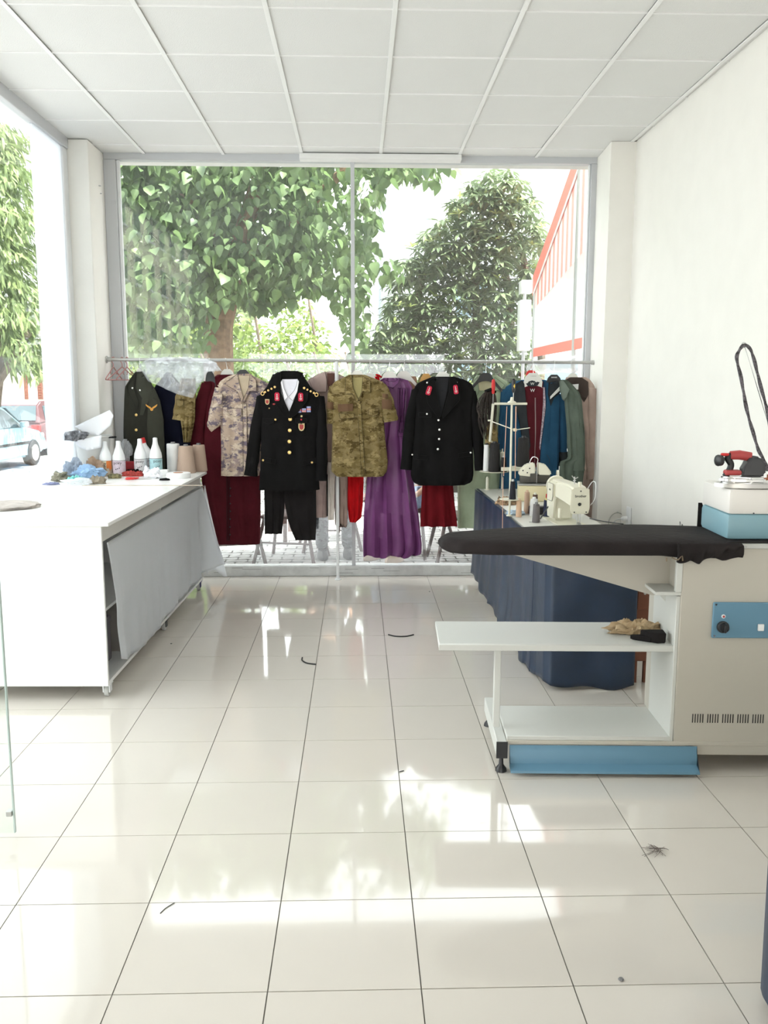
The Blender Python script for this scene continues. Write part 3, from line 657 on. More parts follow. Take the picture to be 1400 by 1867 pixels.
class Garment:
    def __init__(s, name, label, cat, rows, Y, m, hd=.05, A=.008, k=5, ph=0, conv=None, fold=1., hem=None, nm='body', hdtop=.55, group='garments on the rail'):
        s.cv = conv or (lambda x, y: (x, y)); s.Y = Y; s.hd = hd; s.A = A; s.k = k; s.ph = ph; s.fold = fold; s.m = m; R_ = []
        for y, xl, xr in rows:
            a = py(*s.cv(xl, y), Y); b = py(*s.cv(xr, y), Y); R_.append(((a.z+b.z)/2, a.x, b.x))
        R_.sort(key=lambda r: -r[0]); s.rows = R_; s.zt = R_[0][0]; s.zb = R_[-1][0]; s.hdtop = hdtop
        s.root = thing(name, label, cat, ((R_[-1][1]+R_[-1][2])/2, Y, s.zb), 0, group)
        n = max(12, int((s.zt-s.zb)/.018)); seg = 56; mb = MB(); rings = []
        for i in range(n+1):
            z = s.zt+(s.zb-s.zt)*i/n; ring = []
            for q in range(seg):
                t = 2*pi*q/seg; c_ = cos(t); u = math.copysign(abs(c_)**.8, c_)
                x, yy = s.pt(u, z, 1 if sin(t) > 0 else -1, abs(sin(t)))
                zz = z
                if hem and i == n: zz += hem*sin(u*7+ph)
                ring.append(mb.bm.verts.new((x, yy, zz)))
            rings.append(ring)
        for i in range(n):
            for q in range(seg): mb.bm.faces.new((rings[i][q], rings[i][(q+1) % seg], rings[i+1][(q+1) % seg], rings[i+1][q]))
        mb.bm.faces.new(rings[0])
        s.body = mb.build(nm, m, s.root, ang=1.2)
    def depth(s, z): t = min(1, (s.zt-z)/.16); return s.hd*(s.hdtop+(1-s.hdtop)*t)
    def rip(s, u, z):
        t = min(1, max(0, (s.zt-z)/max(.01, s.zt-s.zb))); a = s.A*(.25+.75*t*s.fold)
        return a*(sin(s.k*u*pi+s.ph+.8*sin(z*4+s.ph)) + .5*sin(s.k*1.9*u*pi+2*s.ph+z*3)) + .0035*noise.noise((u*3, z*9, s.ph*3+s.Y))*3
    def pt(s, u, z, side, sn):
        xl, xr = interp(s.rows, z); c = (xl+xr)/2; hw = (xr-xl)/2
        return c+hw*u, s.Y+side*s.depth(z)*sn**.6 + s.rip(u, z)
    def yf(s, x, z):
        xl, xr = interp(s.rows, z); c = (xl+xr)/2; hw = max(.01, (xr-xl)/2); u = max(-1, min(1, (x-c)/hw))
        sn = math.sqrt(max(0, 1-abs(u)**(2/.8)))
        return s.Y-s.depth(z)*sn**.6+s.rip(u, z)
    def P(s, x, y): p = py(*s.cv(x, y), s.Y-s.hd); return p.x, p.z
    def patch(s, name, poly, m, off=.005, th=.003, step=.03, lab=None, parent=None):
        pp = [s.P(*p) for p in poly]; mb = MB(); polysheet(mb, pp, lambda x, z: Vector((x, s.yf(x, z)-off-th, z)), step, (0, th+off*.6, 0))
        o = mb.build(name, m, parent or s.root, label=lab)
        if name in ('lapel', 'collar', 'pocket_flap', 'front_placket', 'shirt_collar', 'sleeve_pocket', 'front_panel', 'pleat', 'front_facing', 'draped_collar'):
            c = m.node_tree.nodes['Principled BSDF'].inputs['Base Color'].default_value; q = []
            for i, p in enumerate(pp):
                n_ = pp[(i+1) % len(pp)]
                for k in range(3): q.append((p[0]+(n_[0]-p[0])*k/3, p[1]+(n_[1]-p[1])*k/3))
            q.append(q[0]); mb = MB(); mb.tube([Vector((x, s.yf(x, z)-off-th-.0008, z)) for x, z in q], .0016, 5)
            mb.build('seam_or_edge_shade', mat('edge_shade_'+m.name, (c[0]*.35, c[1]*.35, c[2]*.35), .9), o)  # stitched edge line, coloured dark to imitate the shadow along the patch border
        return o
    def dot(s, name, x, y, r, m, off=.002, h=.004, parent=None, seg=12):
        X, Z = s.P(x, y); mb = MB(); mb.lathe([(r, 0), (r, h*.5), (r*.7, h), (r*.1, h*1.15)], (X, s.yf(X, Z)-off, Z), seg, (0, -1, 0)); return mb.build(name, m, parent or s.root)
    def sleeve(s, path, m=None, dep=.7, dy=0, name='sleeve', seg=18, parent=None):
        pts = []; rs = []
        for x, y, w_ in path:
            p = py(*s.cv(x, y), s.Y+dy); q = py(*s.cv(x+w_/2, y), s.Y+dy); pts.append(p); rs.append(abs(q.x-p.x))
        pts.insert(0, pts[0]+Vector((0, 0, .012))); rs.insert(0, rs[0]*.5)
        n = 5; P2 = curvepts(pts, n); r2 = []
        for i in range(len(P2)):
            t = i/n; a = min(int(t), len(rs)-1); b = min(a+1, len(rs)-1); f_ = t-a; r2.append((rs[a]*(1-f_)+rs[b]*f_)*(1+.035*sin(i*1.7+s.ph)))
        mb = MB(); mb.tube(P2, r2, seg, True, dep)
        for v in mb.bm.verts: v.co += Vector((.006*noise.noise(v.co*14), .008*noise.noise(v.co*11+Vector((5, 0, 0))), 0))
        return mb.build(name, m or s.m, parent or s.root, ang=1.2)
def hanger(label, x, y, Y, m, wpx=24, hpx=14, hook=True, span=.17, hm=None, name='clothes_hanger', text=None):
    """visible neck of a moulded hanger centred at pixel (x, y top), its arms run on inside the shoulders"""
    a = py(x, y, Y); hw = wpx/2*Y/F_PX; hh = hpx*Y/F_PX
    t = thing(name, label, 'hanger', (a.x, Y, a.z), 0, 'hangers on the rail')
    mb = MB(); top = [(-span, -hh-.125), (-hw, -hh*.85), (-hw*.8, -hh*.35), (-hw*.4, 0), (hw*.4, 0), (hw*.8, -hh*.35), (hw, -hh*.85), (span, -hh-.125)]
    bot = [(span, -hh-.145), (hw*1.0, -hh-.03), (hw*.5, -hh-.018), (0, -hh-.015), (-hw*.5, -hh-.018), (-hw*1.0, -hh-.03), (-span, -hh-.145)]
    pl = top+bot
    polysheet(mb, [(a.x+p[0], a.z+p[1]) for p in pl], lambda X, Z: Vector((X, Y-.006, Z)), .05, (0, .012, 0)); mb.build('hanger_body', m, t)
    zr = rz_at(a.x)+.0125; mb = MB(); r = .016
    pts = [(a.x, Y, a.z-.005), (a.x, Y, a.z+.012), (a.x, (Y+RY)/2, (a.z+zr)/2-.01), (a.x+.002, RY-.016, zr-.02), (a.x+.002, RY-.012, zr-.002), (a.x, RY, zr+.004), (a.x, RY+.014, zr-.004), (a.x, RY+.018, zr-.02)]
    mb.tube(curvepts(pts, 4), .0018, 6); mb.build('hook', hm or CHROME, t)
    if text: textmesh(text, .014, lambda u, v, w_: Vector((a.x+u, Y-.0065-w_, a.z-hh*.3+v)), 'brand_print', text_m(m), t)
    return t
def text_m(m): return mat('faint_print', (.42, .41, .40), .7) if m is HW else WHITEP
HW = mat('hanger_ivory', (.76, .75, .70), .35); HB = mat('hanger_black', (.02, .02, .022), .4); HO = mat('hanger_wood', (.62, .34, .10), .5); HP = mat('hanger_pink', (.45, .20, .19), .4)
z1 = lambda x, y: (200+x/4.447, 640+y/4.447); z2 = lambda x, y: (440+x/4.447, 640+y/4.447); z3 = lambda x, y: (680+x/4.444, 640+y/4.446); z4 = lambda x, y: (840+x/5, 640+y/5)

# --- a: olive uniform jacket
OLV = fabric('dark_olive_wool', (.035, .035, .028)); OLVl = fabric('olive_wool_light', (.055, .056, .044))
g = Garment('uniform_jacket', 'dark olive uniform jacket with gold wing badge, leftmost on the rail', 'jacket',
    [(678, 247, 260), (690, 238, 270), (705, 229, 279), (730, 227, 289), (766, 226, 297), (842, 226, 302), (905, 228, 304)], 6.80, OLV, .045, .006, 3, 1)
g.patch('lapel', [z1(*p) for p in ((215, 175), (262, 165), (330, 255), (345, 330), (275, 520), (245, 520), (262, 380), (210, 300))], OLVl, .006)
g.patch('lapel', [z1(*p) for p in ((205, 200), (200, 300), (240, 420), (225, 470), (150, 330), (140, 280))], OLV, .006)
g.patch('sleeve', [z1(*p) for p in ((350, 290), (400, 400), (430, 560), (445, 900), (445, 1150), (330, 1150), (310, 600), (320, 400))], OLVl, .012, .01)
for p in ((187, 300), (247, 318)): g.dot('collar_pin', *z1(*p), .007, SILV, .012)
g.dot('button', *z1(215, 518), .011, GOLD); g.dot('button', *z1(215, 640), .011, GOLD)
X, Z = g.P(*z1(345, 455)); yy = g.yf(X, Z)-.028; mb = MB(); GY = mat('gold_thread', (.70, .32, .04), .5)
for s_ in (-1, 1): mb.prism([(X+s_*.006, yy, Z), (X+s_*.03, yy, Z+.014), (X+s_*.044, yy, Z+.024), (X+s_*.042, yy, Z+.012), (X+s_*.028, yy, Z-.002), (X+s_*.008, yy, Z-.014)], (0, -.003, 0))
mb.lathe([(.006, 0), (.012, 0), (.012, .003), (.006, .003)], (X, yy, Z-.016), 12, (0, -1, 0)); mb.build('wing_badge', GY, g.root)
hanger('pale hanger inside the dark olive uniform jacket', 254, 671, 6.80, HW, 10, 10, span=.07)
# --- b: navy garment
NAVY = fabric('midnight_navy', (.006, .007, .018)); g = Garment('navy_coat', 'midnight navy coat half hidden under the clear plastic bag', 'coat', [(688, 296, 318), (702, 284, 330), (730, 272, 338), (800, 270, 340), (905, 270, 342)], 6.90, NAVY, .035, .008, 4, 2)
g.sleeve([(334, 705, 16), (341, 760, 20), (344, 850, 20)], dep=.5)
hanger('black hanger hidden under the plastic bag', 307, 679, 6.90, HB, 20, 12, span=.1)
# --- c: plastic bag
bgp = thing('plastic_bag', 'crumpled clear plastic garment bag draped over the rail near the left end', 'plastic bag', py(320, 700, 6.75))
ol = [(252, 667), (262, 658), (271, 652), (300, 650), (340, 650), (374, 653), (394, 661), (405, 676), (378, 678), (370, 692), (360, 709), (352, 726), (324, 719), (300, 708), (271, 695), (262, 682)]
def bagf(x, z):
    v = Vector((x*9, z*9, 1)); c = noise.noise(v)*.03+abs(noise.noise(v*2.3))*.03; k = max(0, min(1, (z-1.70)/.06))
    return Vector((x, 6.70+c+k*.09, z))
mb = MB(); polysheet(mb, [(py(x, y, 6.72).x, py(x, y, 6.72).z) for x, y in ol], bagf, .012, (0, .002, 0)); mb.build('front_layer', BAG, bgp, ang=3)
ol2 = [(262, 660), (271, 653), (374, 654), (394, 662), (385, 690), (340, 705), (290, 690), (265, 680)]
mb = MB(); polysheet(mb, [(py(x, y, 6.9).x, py(x, y, 6.9).z) for x, y in ol2], lambda x, z: Vector((x, 6.95+noise.noise((x*9, z*9, 4))*.012-max(0, min(1, (z-1.70)/.06))*.09, z)), .02, (0, .002, 0)); mb.build('back_layer', BAG, bgp, ang=3)
# --- d: small olive camo shirt
CG_ = camo('green_camo', [(.17, .125, .048), (.30, .23, .105), (.085, .058, .02), (.22, .165, .075)], 7)
g = Garment('camouflage_shirt', 'green camouflage shirt hanging side-on beneath the plastic bag', 'shirt', [(690, 330, 356), (712, 326, 357), (760, 328, 356), (776, 331, 353), (806, 335, 347)], 6.79, CG_, .035, .008, 3, .5)
g.sleeve([(333, 716, 20), (330, 735, 24), (327, 766, 26)], dep=.5, dy=-.02); g.patch('pocket_flap', [(322, 728), (336, 728), (336, 738), (329, 742), (322, 738)], CG_, .03, .006)
hanger('black hanger left of the maroon coat', 383, 677, 6.86, HB, 16, 14, span=.05)
# --- e: maroon coat
MAR = fabric('maroon_wool', (.075, .008, .014)); g = Garment('maroon_coat', 'long maroon coat hanging behind the desert camouflage shirt', 'coat',
    [(683, 397, 424), (696, 376, 446), (715, 368, 455), (800, 366, 470), (878, 368, 475), (940, 380, 475), (991, 391, 474)], 6.885, MAR, .045, .006, 4, .3)
g.sleeve([(377, 703, 22), (364, 755, 25), (360, 800, 26), (362, 850, 26)], dy=-.02, dep=.6)
g.patch('front_facing', [(413, 690), (418, 690), (419, 985), (414, 985)], fabric('maroon_dark', (.04, .005, .009)), .004, .004)
for k in range(7): g.dot('button', 420, 890+k*14, .006, BLACKP, .008)
hanger('white hanger of the long maroon coat', 414, 673, 6.885, HW, 24, 13)
hanger('white hanger between the maroon coat and the desert shirt', 498, 683, 6.90, HW, 6, 6, span=.03)
# --- f: desert camo shirt
DC = camo('desert_camo', [(.42, .32, .25), (.30, .23, .22), (.56, .46, .36), (.15, .12, .15)], 6.5); DCi = fabric('desert_lining', (.50, .41, .30))
g = Garment('camouflage_shirt', 'desert camouflage short-sleeved shirt in grey and sand between maroon coat and medalled jacket', 'shirt',
    [(184, 1030, 1140), (205, 960, 1170), (235, 905, 1230), (270, 880, 1300), (330, 885, 1320), (640, 900, 1260), (800, 905, 1240), (1010, 905, 1210)], 6.76, DC, .05, .007, 4, .8, conv=z1)
g.sleeve([(900, 310, 90), (875, 450, 120), (855, 590, 130), (868, 625, 95)], dy=-.02)
g.patch('collar', [(1015, 200), (1035, 185), (1050, 260), (1085, 375), (1075, 430), (1040, 330), (925, 265)], DC, .010, .005)
g.patch('collar', [(1135, 190), (1185, 235), (1190, 325), (1135, 325), (1090, 420), (1080, 400), (1125, 300)], DC, .010, .005)
g.patch('neck_lining', [(1038, 200), (1132, 200), (1130, 290), (1088, 375), (1048, 270)], DCi, .004)
g.patch('pocket_flap', [(955, 465), (1070, 465), (1072, 515), (1040, 535), (1010, 530), (960, 500)], DC, .008, .005)
g.patch('front_placket', [(1080, 430), (1110, 430), (1118, 1005), (1082, 1005)], DC, .006, .003)
g.patch('sleeve_pocket', [(838, 350), (920, 350), (915, 430), (870, 440), (840, 420)], DC, .045, .006)
hanger('black hanger of the desert camouflage shirt', *z1(1080, 152), 6.76, HB, 26, 14)
# --- g: black dress jacket with medals
g = Garment('dress_jacket', 'black military dress jacket with gold buttons, medal ribbons and white shirt', 'jacket',
    [(172, 290, 480), (200, 250, 505), (290, 205, 560), (345, 160, 630), (420, 140, 655), (600, 155, 640), (760, 162, 615), (900, 155, 618), (1125, 145, 635)], 6.66, BLK, .055, .006, 3, .2, conv=z2, hem=.004)
g.sleeve([(165, 385, 80), (122, 620, 95), (95, 850, 100), (75, 1010, 112)], dy=-.01); g.sleeve([(640, 385, 70), (648, 620, 92), (650, 850, 96), (645, 1050, 102)], dy=-.01)
g.patch('white_shirt', [(318, 260), (330, 230), (455, 228), (468, 250), (452, 330), (420, 410), (388, 488), (352, 410), (325, 330)], WSHIRT, .006, .003)
g.patch('shirt_collar', [(318, 255), (332, 232), (345, 300), (378, 372), (350, 402), (328, 340)], mat('collar_white', (.85, .84, .88), .8), .014, .004)
g.patch('shirt_collar', [(456, 230), (469, 250), (455, 330), (418, 405), (385, 372), (430, 320), (450, 270)], mat('collar_white', (.85, .84, .88), .8), .014, .004)
g.patch('lapel', [(250, 190), (320, 175), (318, 262), (348, 400), (388, 492), (398, 545), (345, 525), (262, 400), (225, 290)], BLK, .015, .005)
g.patch('lapel', [(498, 190), (470, 235), (455, 330), (425, 410), (392, 492), (398, 545), (450, 510), (535, 400), (545, 290)], BLK, .015, .005)
g.patch('back_collar', [(300, 172), (330, 160), (450, 160), (500, 180), (470, 240), (455, 215), (335, 215), (318, 240)], BLK, .004, .004)
def crest(g, x, y, rot=0, hw=19, hh=33, off=.024):
    X, Z = g.P(x, y); s_ = g.Y/F_PX/4.447; a, b = hw*s_, hh*s_; pl = [(-a, -b*.8), (-a*.7, -b), (a*.7, -b), (a, -b*.8), (a, b*.7), (a*.6, b), (-a*.6, b), (-a, b*.7)]
    Yc = g.yf(X, Z)-off; mb = MB(); mb.prism([(X+p*cos(rot)-q*sin(rot), Yc, Z+p*sin(rot)+q*cos(rot)) for p, q in pl], (0, -.003, 0)); o = mb.build('collar_tab', REDF, g.root)
    mb = MB(); c = lambda p, q: (X+p*cos(rot)-q*sin(rot), Yc-.0035, Z+p*sin(rot)+q*cos(rot))
    mb.lathe([(a*.22, 0), (a*.22, .001)], c(0, b*.55), 8, (0, -1, 0)); mb.tube([c(0, b*.4), c(0, -b*.5)], a*.10, 6); mb.tube([c(-a*.35, b*.12), c(a*.35, b*.12)], a*.09, 6)
    mb.tube([c(-a*.4, -b*.2), c(-a*.35, -b*.55), c(0, -b*.68), c(a*.35, -b*.55), c(a*.4, -b*.2)], a*.10, 6); mb.build('emblem', mat('white_thread', (.8, .78, .75), .7), o)
crest(g, 291, 370); crest(g, 483, 373)
for (xa_, ya, xb, yb) in ((272, 292, 182, 338), (510, 300, 598, 345)):
    for k in range(4):
        t_ = k/3.4; x = xa_+(xb-xa_)*t_; y = ya+(yb-ya)*t_; g.dot('shoulder_star' if k else 'shoulder_button', x, y, .0095, GOLD, .024, seg=5 if k else 12)
for x, y in ((172, 345), (609, 354)):
    X, Z = g.P(x, y); mb = MB(); mb.tube([(X+.012*cos(a), g.yf(X, Z)-.026, Z+.013*sin(a)) for a in [k*pi/6 for k in range(13)]], .003, 6); mb.build('shoulder_wreath', GOLD, g.root)
for x, y, sp in ((150, 352, 1), (632, 360, -1)): pass
for p in ((397, 553), (394, 643), (391, 733), (391, 822)): g.dot('button', *p, .0145, GOLD, .010, .007)
for p in ((277, 556), (175, 886), (572, 904)): g.dot('pocket_button', *p, .009, GOLD, .010, .006)
SHD = mat('badge_tan', (.62, .5, .25), .5); BRD = mat('badge_red', (.35, .03, .03), .5)
def shield(g, x, y, w_, h, nm='shield_badge'):
    s_ = g.Y/F_PX/4.447; X, Z = g.P(x, y); Yc = g.yf(X, Z)-.010; a, b = w_/2*s_, h/2*s_
    def pl(k): return [(X-a*k, Yc, Z+b*k), (X+a*k, Yc, Z+b*k), (X+a*k, Yc, Z-b*.2*k), (X+a*.6*k, Yc, Z-b*.8*k), (X, Yc, Z-b*k), (X-a*.6*k, Yc, Z-b*.8*k), (X-a*k, Yc, Z-b*.2*k)]
    mb = MB(); mb.prism(pl(1), (0, -.003, 0)); o = mb.build(nm, SHD, g.root); mb = MB(); mb.prism([Vector(p)+Vector((0, -.003, 0)) for p in pl(.68)], (0, -.001, 0)); i_ = mb.build('shield_centre', BRD, o)
shield(g, 488, 617, 48, 62); shield(g, 210, 413, 34, 44)
X, Z = g.P(265, 430); mb = MB(); mb.lathe([(.010, 0), (.010, .003), (.005, .004)], (0, 0, 0), 14, (0, -1, 0)); bmesh.ops.scale(mb.bm, vec=(1.0, 1, .6), verts=mb.bm.verts); bmesh.ops.translate(mb.bm, vec=(X, g.yf(X, Z)-.012, Z), verts=mb.bm.verts); mb.build('oval_badge', BRD, g.root)
g.dot('small_badge', 226, 464, .005, GOLD, .010); g.dot('medal', 489, 528, .008, SHD, .010); g.dot('medal', 487, 556, .006, REDF, .010)
cols = [(.6, .05, .04), (.08, .12, .45), (.75, .75, .75), (.55, .04, .04), (.3, .35, .5)]
for i in range(3):
    for j in range(2 if i < 2 else 3):
        X, Z = g.P(452+i*38+18, 492-j*16 - (0 if i == 0 else 4)); Yc = g.yf(X, Z)-.010; s_ = g.Y/F_PX/4.447; mb = MB(); mb.box((X-17*s_, Yc-.003, Z-7*s_), (X+17*s_, Yc, Z+7*s_)); o = mb.build('ribbon_bar', mat('ribbon_red' if (i+j) % 2 else 'ribbon_blue', cols[0] if (i+j) % 2 else cols[1], .7), g.root)
        mb = MB()
        for q_ in range(3): mb.box((X+(q_-1)*10*s_-2*s_, Yc-.0036, Z-7*s_), (X+(q_-1)*10*s_+2*s_, Yc-.003, Z+7*s_))
        mb.build('ribbon_stripe', mat('ribbon_white', cols[2], .7), o)
g.patch('pocket_flap', [(175, 545), (262, 545), (262, 580), (219, 592), (175, 580)], BLK, .006, .004); g.patch('pocket_flap', [(440, 545), (530, 545), (530, 580), (485, 592), (440, 580)], BLK, .006, .004)
g.patch('pocket_flap', [(168, 860), (275, 880), (272, 915), (168, 895)], BLK, .006, .004); g.patch('pocket_flap', [(500, 890), (600, 870), (602, 905), (503, 925)], BLK, .006, .004)
hanger('ivory hanger of the medalled dress jacket', *z2(387, 165), 6.665, HW, 26, 13)
g2 = Garment('trousers', 'dark charcoal trousers hanging below the medalled jacket', 'trousers', [(1060, 190, 350), (1120, 185, 352), (1300, 188, 348), (1480, 190, 330)], 6.765, CHAR, .022, .008, 3, 0, conv=z2, nm='left_leg', hdtop=1)
gg = Garment('trousers', 'x', 'x', [(1060, 335, 605), (1200, 345, 606), (1360, 375, 608), (1440, 400, 606), (1530, 440, 602)], 6.755, CHAR, .024, .008, 3, 1.2, conv=z2, nm='right_leg', hdtop=1)
gg.body.parent = g2.root; gg.body.matrix_parent_inverse = wm(g2.root).inverted(); bpy.data.objects.remove(gg.root)
# --- h: grey-pink coat
GP = fabric('dusty_pink_wool', (.46, .35, .325)); g = Garment('pink_grey_coat', 'dusty pink-grey coat between the medalled jacket and the green camouflage shirt', 'coat',
    [(168, 680, 770), (210, 575, 800), (250, 520, 840), (400, 505, 860), (900, 503, 800), (1150, 503, 700), (1345, 500, 695)], 6.87, GP, .04, .008, 4, 2, conv=z2)
g.patch('collar', [(545, 232), (610, 195), (680, 165), (690, 240), (688, 330), (590, 333)], GP, .012, .006); g.patch('collar', [(770, 180), (835, 210), (830, 330), (740, 330), (760, 240)], GP, .010, .005)
g.patch('lining', [(695, 180), (765, 180), (740, 300), (700, 320)], fabric('brown_lining', (.12, .06, .05)), .004)
g.patch('belt', [(690, 1000), (700, 1000), (702, 1340), (692, 1345)], BLK, .008, .004)
hanger('white hanger of the dusty pink-grey coat', *z2(728, 160), 6.87, HW, 22, 12)
g = Garment('cream_skirt', 'cream skirt hem hanging left of the thin white rail post', 'skirt', [(900, 700, 760), (1200, 700, 756), (1368, 702, 752)], 6.80, fabric('cream_cloth', (.60, .54, .49)), .02, .004, 2, 0, conv=z2, hdtop=1)
g = Garment('taupe_coat', 'taupe coat with pointed hem showing below the green camouflage shirt', 'coat', [(220, 780, 840), (260, 740, 880), (900, 752, 870), (1300, 756, 862), (1405, 758, 858), (1425, 800, 855)], 6.925, fabric('taupe_cloth', (.24, .17, .15)), .025, .012, 3, 1, conv=z2)
g.patch('front_panel', [(800, 900), (860, 900), (858, 1400), (845, 1432), (800, 1395)], fabric('tan_cloth', (.42, .32, .27)), .012, .006)
# --- i: green camo shirt
g = Garment('camouflage_shirt', 'green camouflage short-sleeved shirt with brown sleeve patches, in front of the mullion', 'shirt',
    [(192, 870, 1000), (215, 830, 1060), (240, 770, 1130), (265, 740, 1165), (320, 730, 1180), (500, 738, 1150), (700, 736, 1165), (900, 730, 1188), (975, 728, 1180), (1015, 770, 1150)], 6.68, CG_, .052, .007, 4, 2.2, conv=z2)
g.sleeve([(742, 300, 70), (728, 450, 76), (722, 590, 62)], dy=-.0); g.sleeve([(1140, 285, 80), (1175, 400, 110), (1200, 500, 120), (1212, 570, 118)], dy=-.01)
NL = fabric('khaki_lining', (.34, .29, .13)); BRP = mat('velcro_brown', (.13, .07, .035), .95)
g.patch('neck_lining', [(900, 215), (985, 215), (985, 330), (945, 395), (908, 300)], NL, .004)
g.patch('collar', [(845, 215), (893, 192), (905, 300), (948, 398), (935, 415), (900, 345), (842, 350)], CG_, .012, .005); g.patch('collar', [(985, 205), (1045, 240), (1045, 335), (985, 325), (955, 400), (948, 395), (975, 330)], CG_, .012, .005)
g.patch('pocket_flap', [(790, 505), (915, 505), (915, 540), (860, 548), (800, 545)], CG_, .010, .005); g.patch('pocket_flap', [(1030, 470), (1112, 465), (1110, 515), (1070, 530), (1030, 520)], CG_, .010, .005)
g.patch('name_patch', [(782, 432), (905, 428), (905, 485), (785, 492)], BRP, .008, .003); g.patch('front_placket', [(940, 405), (965, 405), (1005, 1010), (975, 1010)], CG_, .006, .003)
for x, y, w_, h in ((720, 440, 52, 55), (1180, 428, 80, 78), (1168, 362, 46, 34)):
    s_ = g.Y/F_PX/4.447; p = py(*z2(x, y), 6.60); mb = MB(); r_ = w_/2*s_; yc = 6.668-(.062 if x > 900 else .035)
    mb.grid(lambda u, v: Vector((p.x-r_+2*r_*u, yc-.004+.018*(2*u-1)**2, p.z+h/2*s_*(1-2*v)-.006*u)), 6, 2, (0, .003, 0)); mb.build('sleeve_patch', BRP, g.root)
for k in range(4): g.dot('button', 955+k*12, 520+k*125, .005, mat('olive_button', (.2, .17, .08), .6), .010)
hanger('ivory hanger of the green camouflage shirt', *z2(940, 158), 6.68, HW, 24, 13); hanger('grey plastic hanger right behind the green camouflage shirt', *z2(1040, 180), 6.86, HW, 20, 10, span=.06)
# --- j: red garment
RED = fabric('bright_red_cloth', (.55, .008, .012)); g = Garment('red_dress', 'bright red dress, only its hem and strap show beside the purple dress', 'dress', [(205, 1080, 1120), (300, 1000, 1120), (700, 900, 1050), (1020, 862, 992), (1250, 860, 985), (1350, 870, 972), (1386, 880, 930)], 6.93, RED, .03, .010, 3, .5, conv=z2)
m_ = MB(); a = py(*z2(1095, 192), 6.86); b = py(*z2(1140, 215), 6.9); m_.tube([a, (a+b)/2+Vector((0, 0, .004)), b], .007, 8); m_.build('strap', RED, g.root)
# --- k: purple dress
PUR = mat('purple_satin', (.165, .048, .16), .42, var=.15, vscale=5, spec=.4); PUR2 = PUR
g = Garment('purple_dress', 'long purple satin dress with draped neck and flared pleated skirt', 'dress',
    [(218, 85, 215), (240, 50, 290), (300, 30, 320), (500, 40, 300), (680, 40, 260), (720, 20, 270), (1000, -45, 320), (1300, -75, 365), (1560, -82, 395), (1640, -80, 392), (1662, -78, 350)], 6.80, PUR, .05, .020, 5, .9, conv=z3, hem=.01)
g.patch('draped_collar', [(80, 225), (110, 285), (160, 300), (205, 260), (215, 222), (180, 245), (130, 248)], PUR, .012, .006)
for k in range(4): g.patch('pleat', [(200+k*22, 300), (212+k*22, 300), (214+k*12, 660), (206+k*12, 660)], PUR, .010, .006)
g.patch('pleat', [(200, 640), (250, 640), (248, 690), (205, 690)], PUR, .012, .006)
hanger('ivory hanger of the purple dress', *z3(133, 165), 6.80, HW, 27, 13); hanger('ivory hanger right of the purple dress hanger', *z3(250, 162), 6.885, HW, 26, 12)
hanger('orange wooden hanger left of the plain black jacket', *z3(430, 183), 6.90, HO, 24, 22)
g = Garment('tan_blouse', 'tan blouse shoulder peeping out between purple dress and black jacket', 'blouse', [(205, 310, 345), (225, 290, 355), (420, 290, 360), (620, 300, 350)], 6.93, fabric('tan_blouse_cloth', (.35, .22, .16)), .02, .006, 3, conv=z3)
# --- l: black jacket 2
g = Garment('uniform_jacket', 'plain black uniform jacket with red collar tabs and silver buttons', 'jacket',
    [(208, 480, 660), (225, 440, 720), (250, 380, 780), (275, 345, 805), (340, 320, 825), (520, 340, 800), (800, 318, 808), (1000, 305, 812), (1060, 320, 800), (1085, 370, 740)], 6.66, BLK, .055, .007, 3, 1.4, conv=z3)
g.sleeve([(345, 335, 75), (300, 600, 92), (270, 960, 98)], dy=-.01); g.sleeve([(800, 345, 75), (838, 600, 90), (872, 965, 92)], dy=-.01)
g.patch('lining', [(500, 215), (615, 215), (600, 330), (550, 535), (515, 330)], fabric('black_lining', (.02, .02, .022)), .004)
g.patch('lapel', [(490, 215), (500, 222), (512, 330), (548, 520), (530, 550), (440, 420), (425, 300), (455, 240)], BLK, .014, .006); g.patch('lapel', [(620, 215), (615, 330), (560, 520), (565, 548), (700, 400), (705, 300), (670, 235)], BLK, .014, .006)
crest(g, 450, 320, -.28, 19, 36, .028); crest(g, 668, 312, .15, 18, 36, .028)
for p in ((530, 560), (537, 637), (535, 713), (525, 795)): g.dot('button', *p, .0095, SILV, .010, .006)
for p in ((437, 510), (792, 825), (320, 843), (440, 257), (677, 257)): g.dot('small_button', *p, .008, SILV, .012, .005)
g.patch('pocket_flap', [(370, 500), (470, 500), (470, 535), (370, 535)], BLK, .006, .004); g.patch('pocket_flap', [(330, 840), (440, 850), (440, 885), (330, 875)], BLK, .006, .004); g.patch('pocket_flap', [(690, 830), (795, 815), (795, 850), (690, 865)], BLK, .006, .004)
hanger('ivory hanger of the plain black jacket', *z3(565, 170), 6.665, HW, 27, 13)
# --- m: dark red skirt
DR = fabric('dark_red_wool', (.13, .006, .010)); g = Garment('dark_red_skirt', 'dark red flared skirt showing below the plain black jacket', 'skirt', [(950, 410, 630), (1100, 398, 648), (1250, 390, 662), (1420, 382, 682)], 6.78, DR, .03, .014, 3, 2.2, conv=z3, hdtop=1)
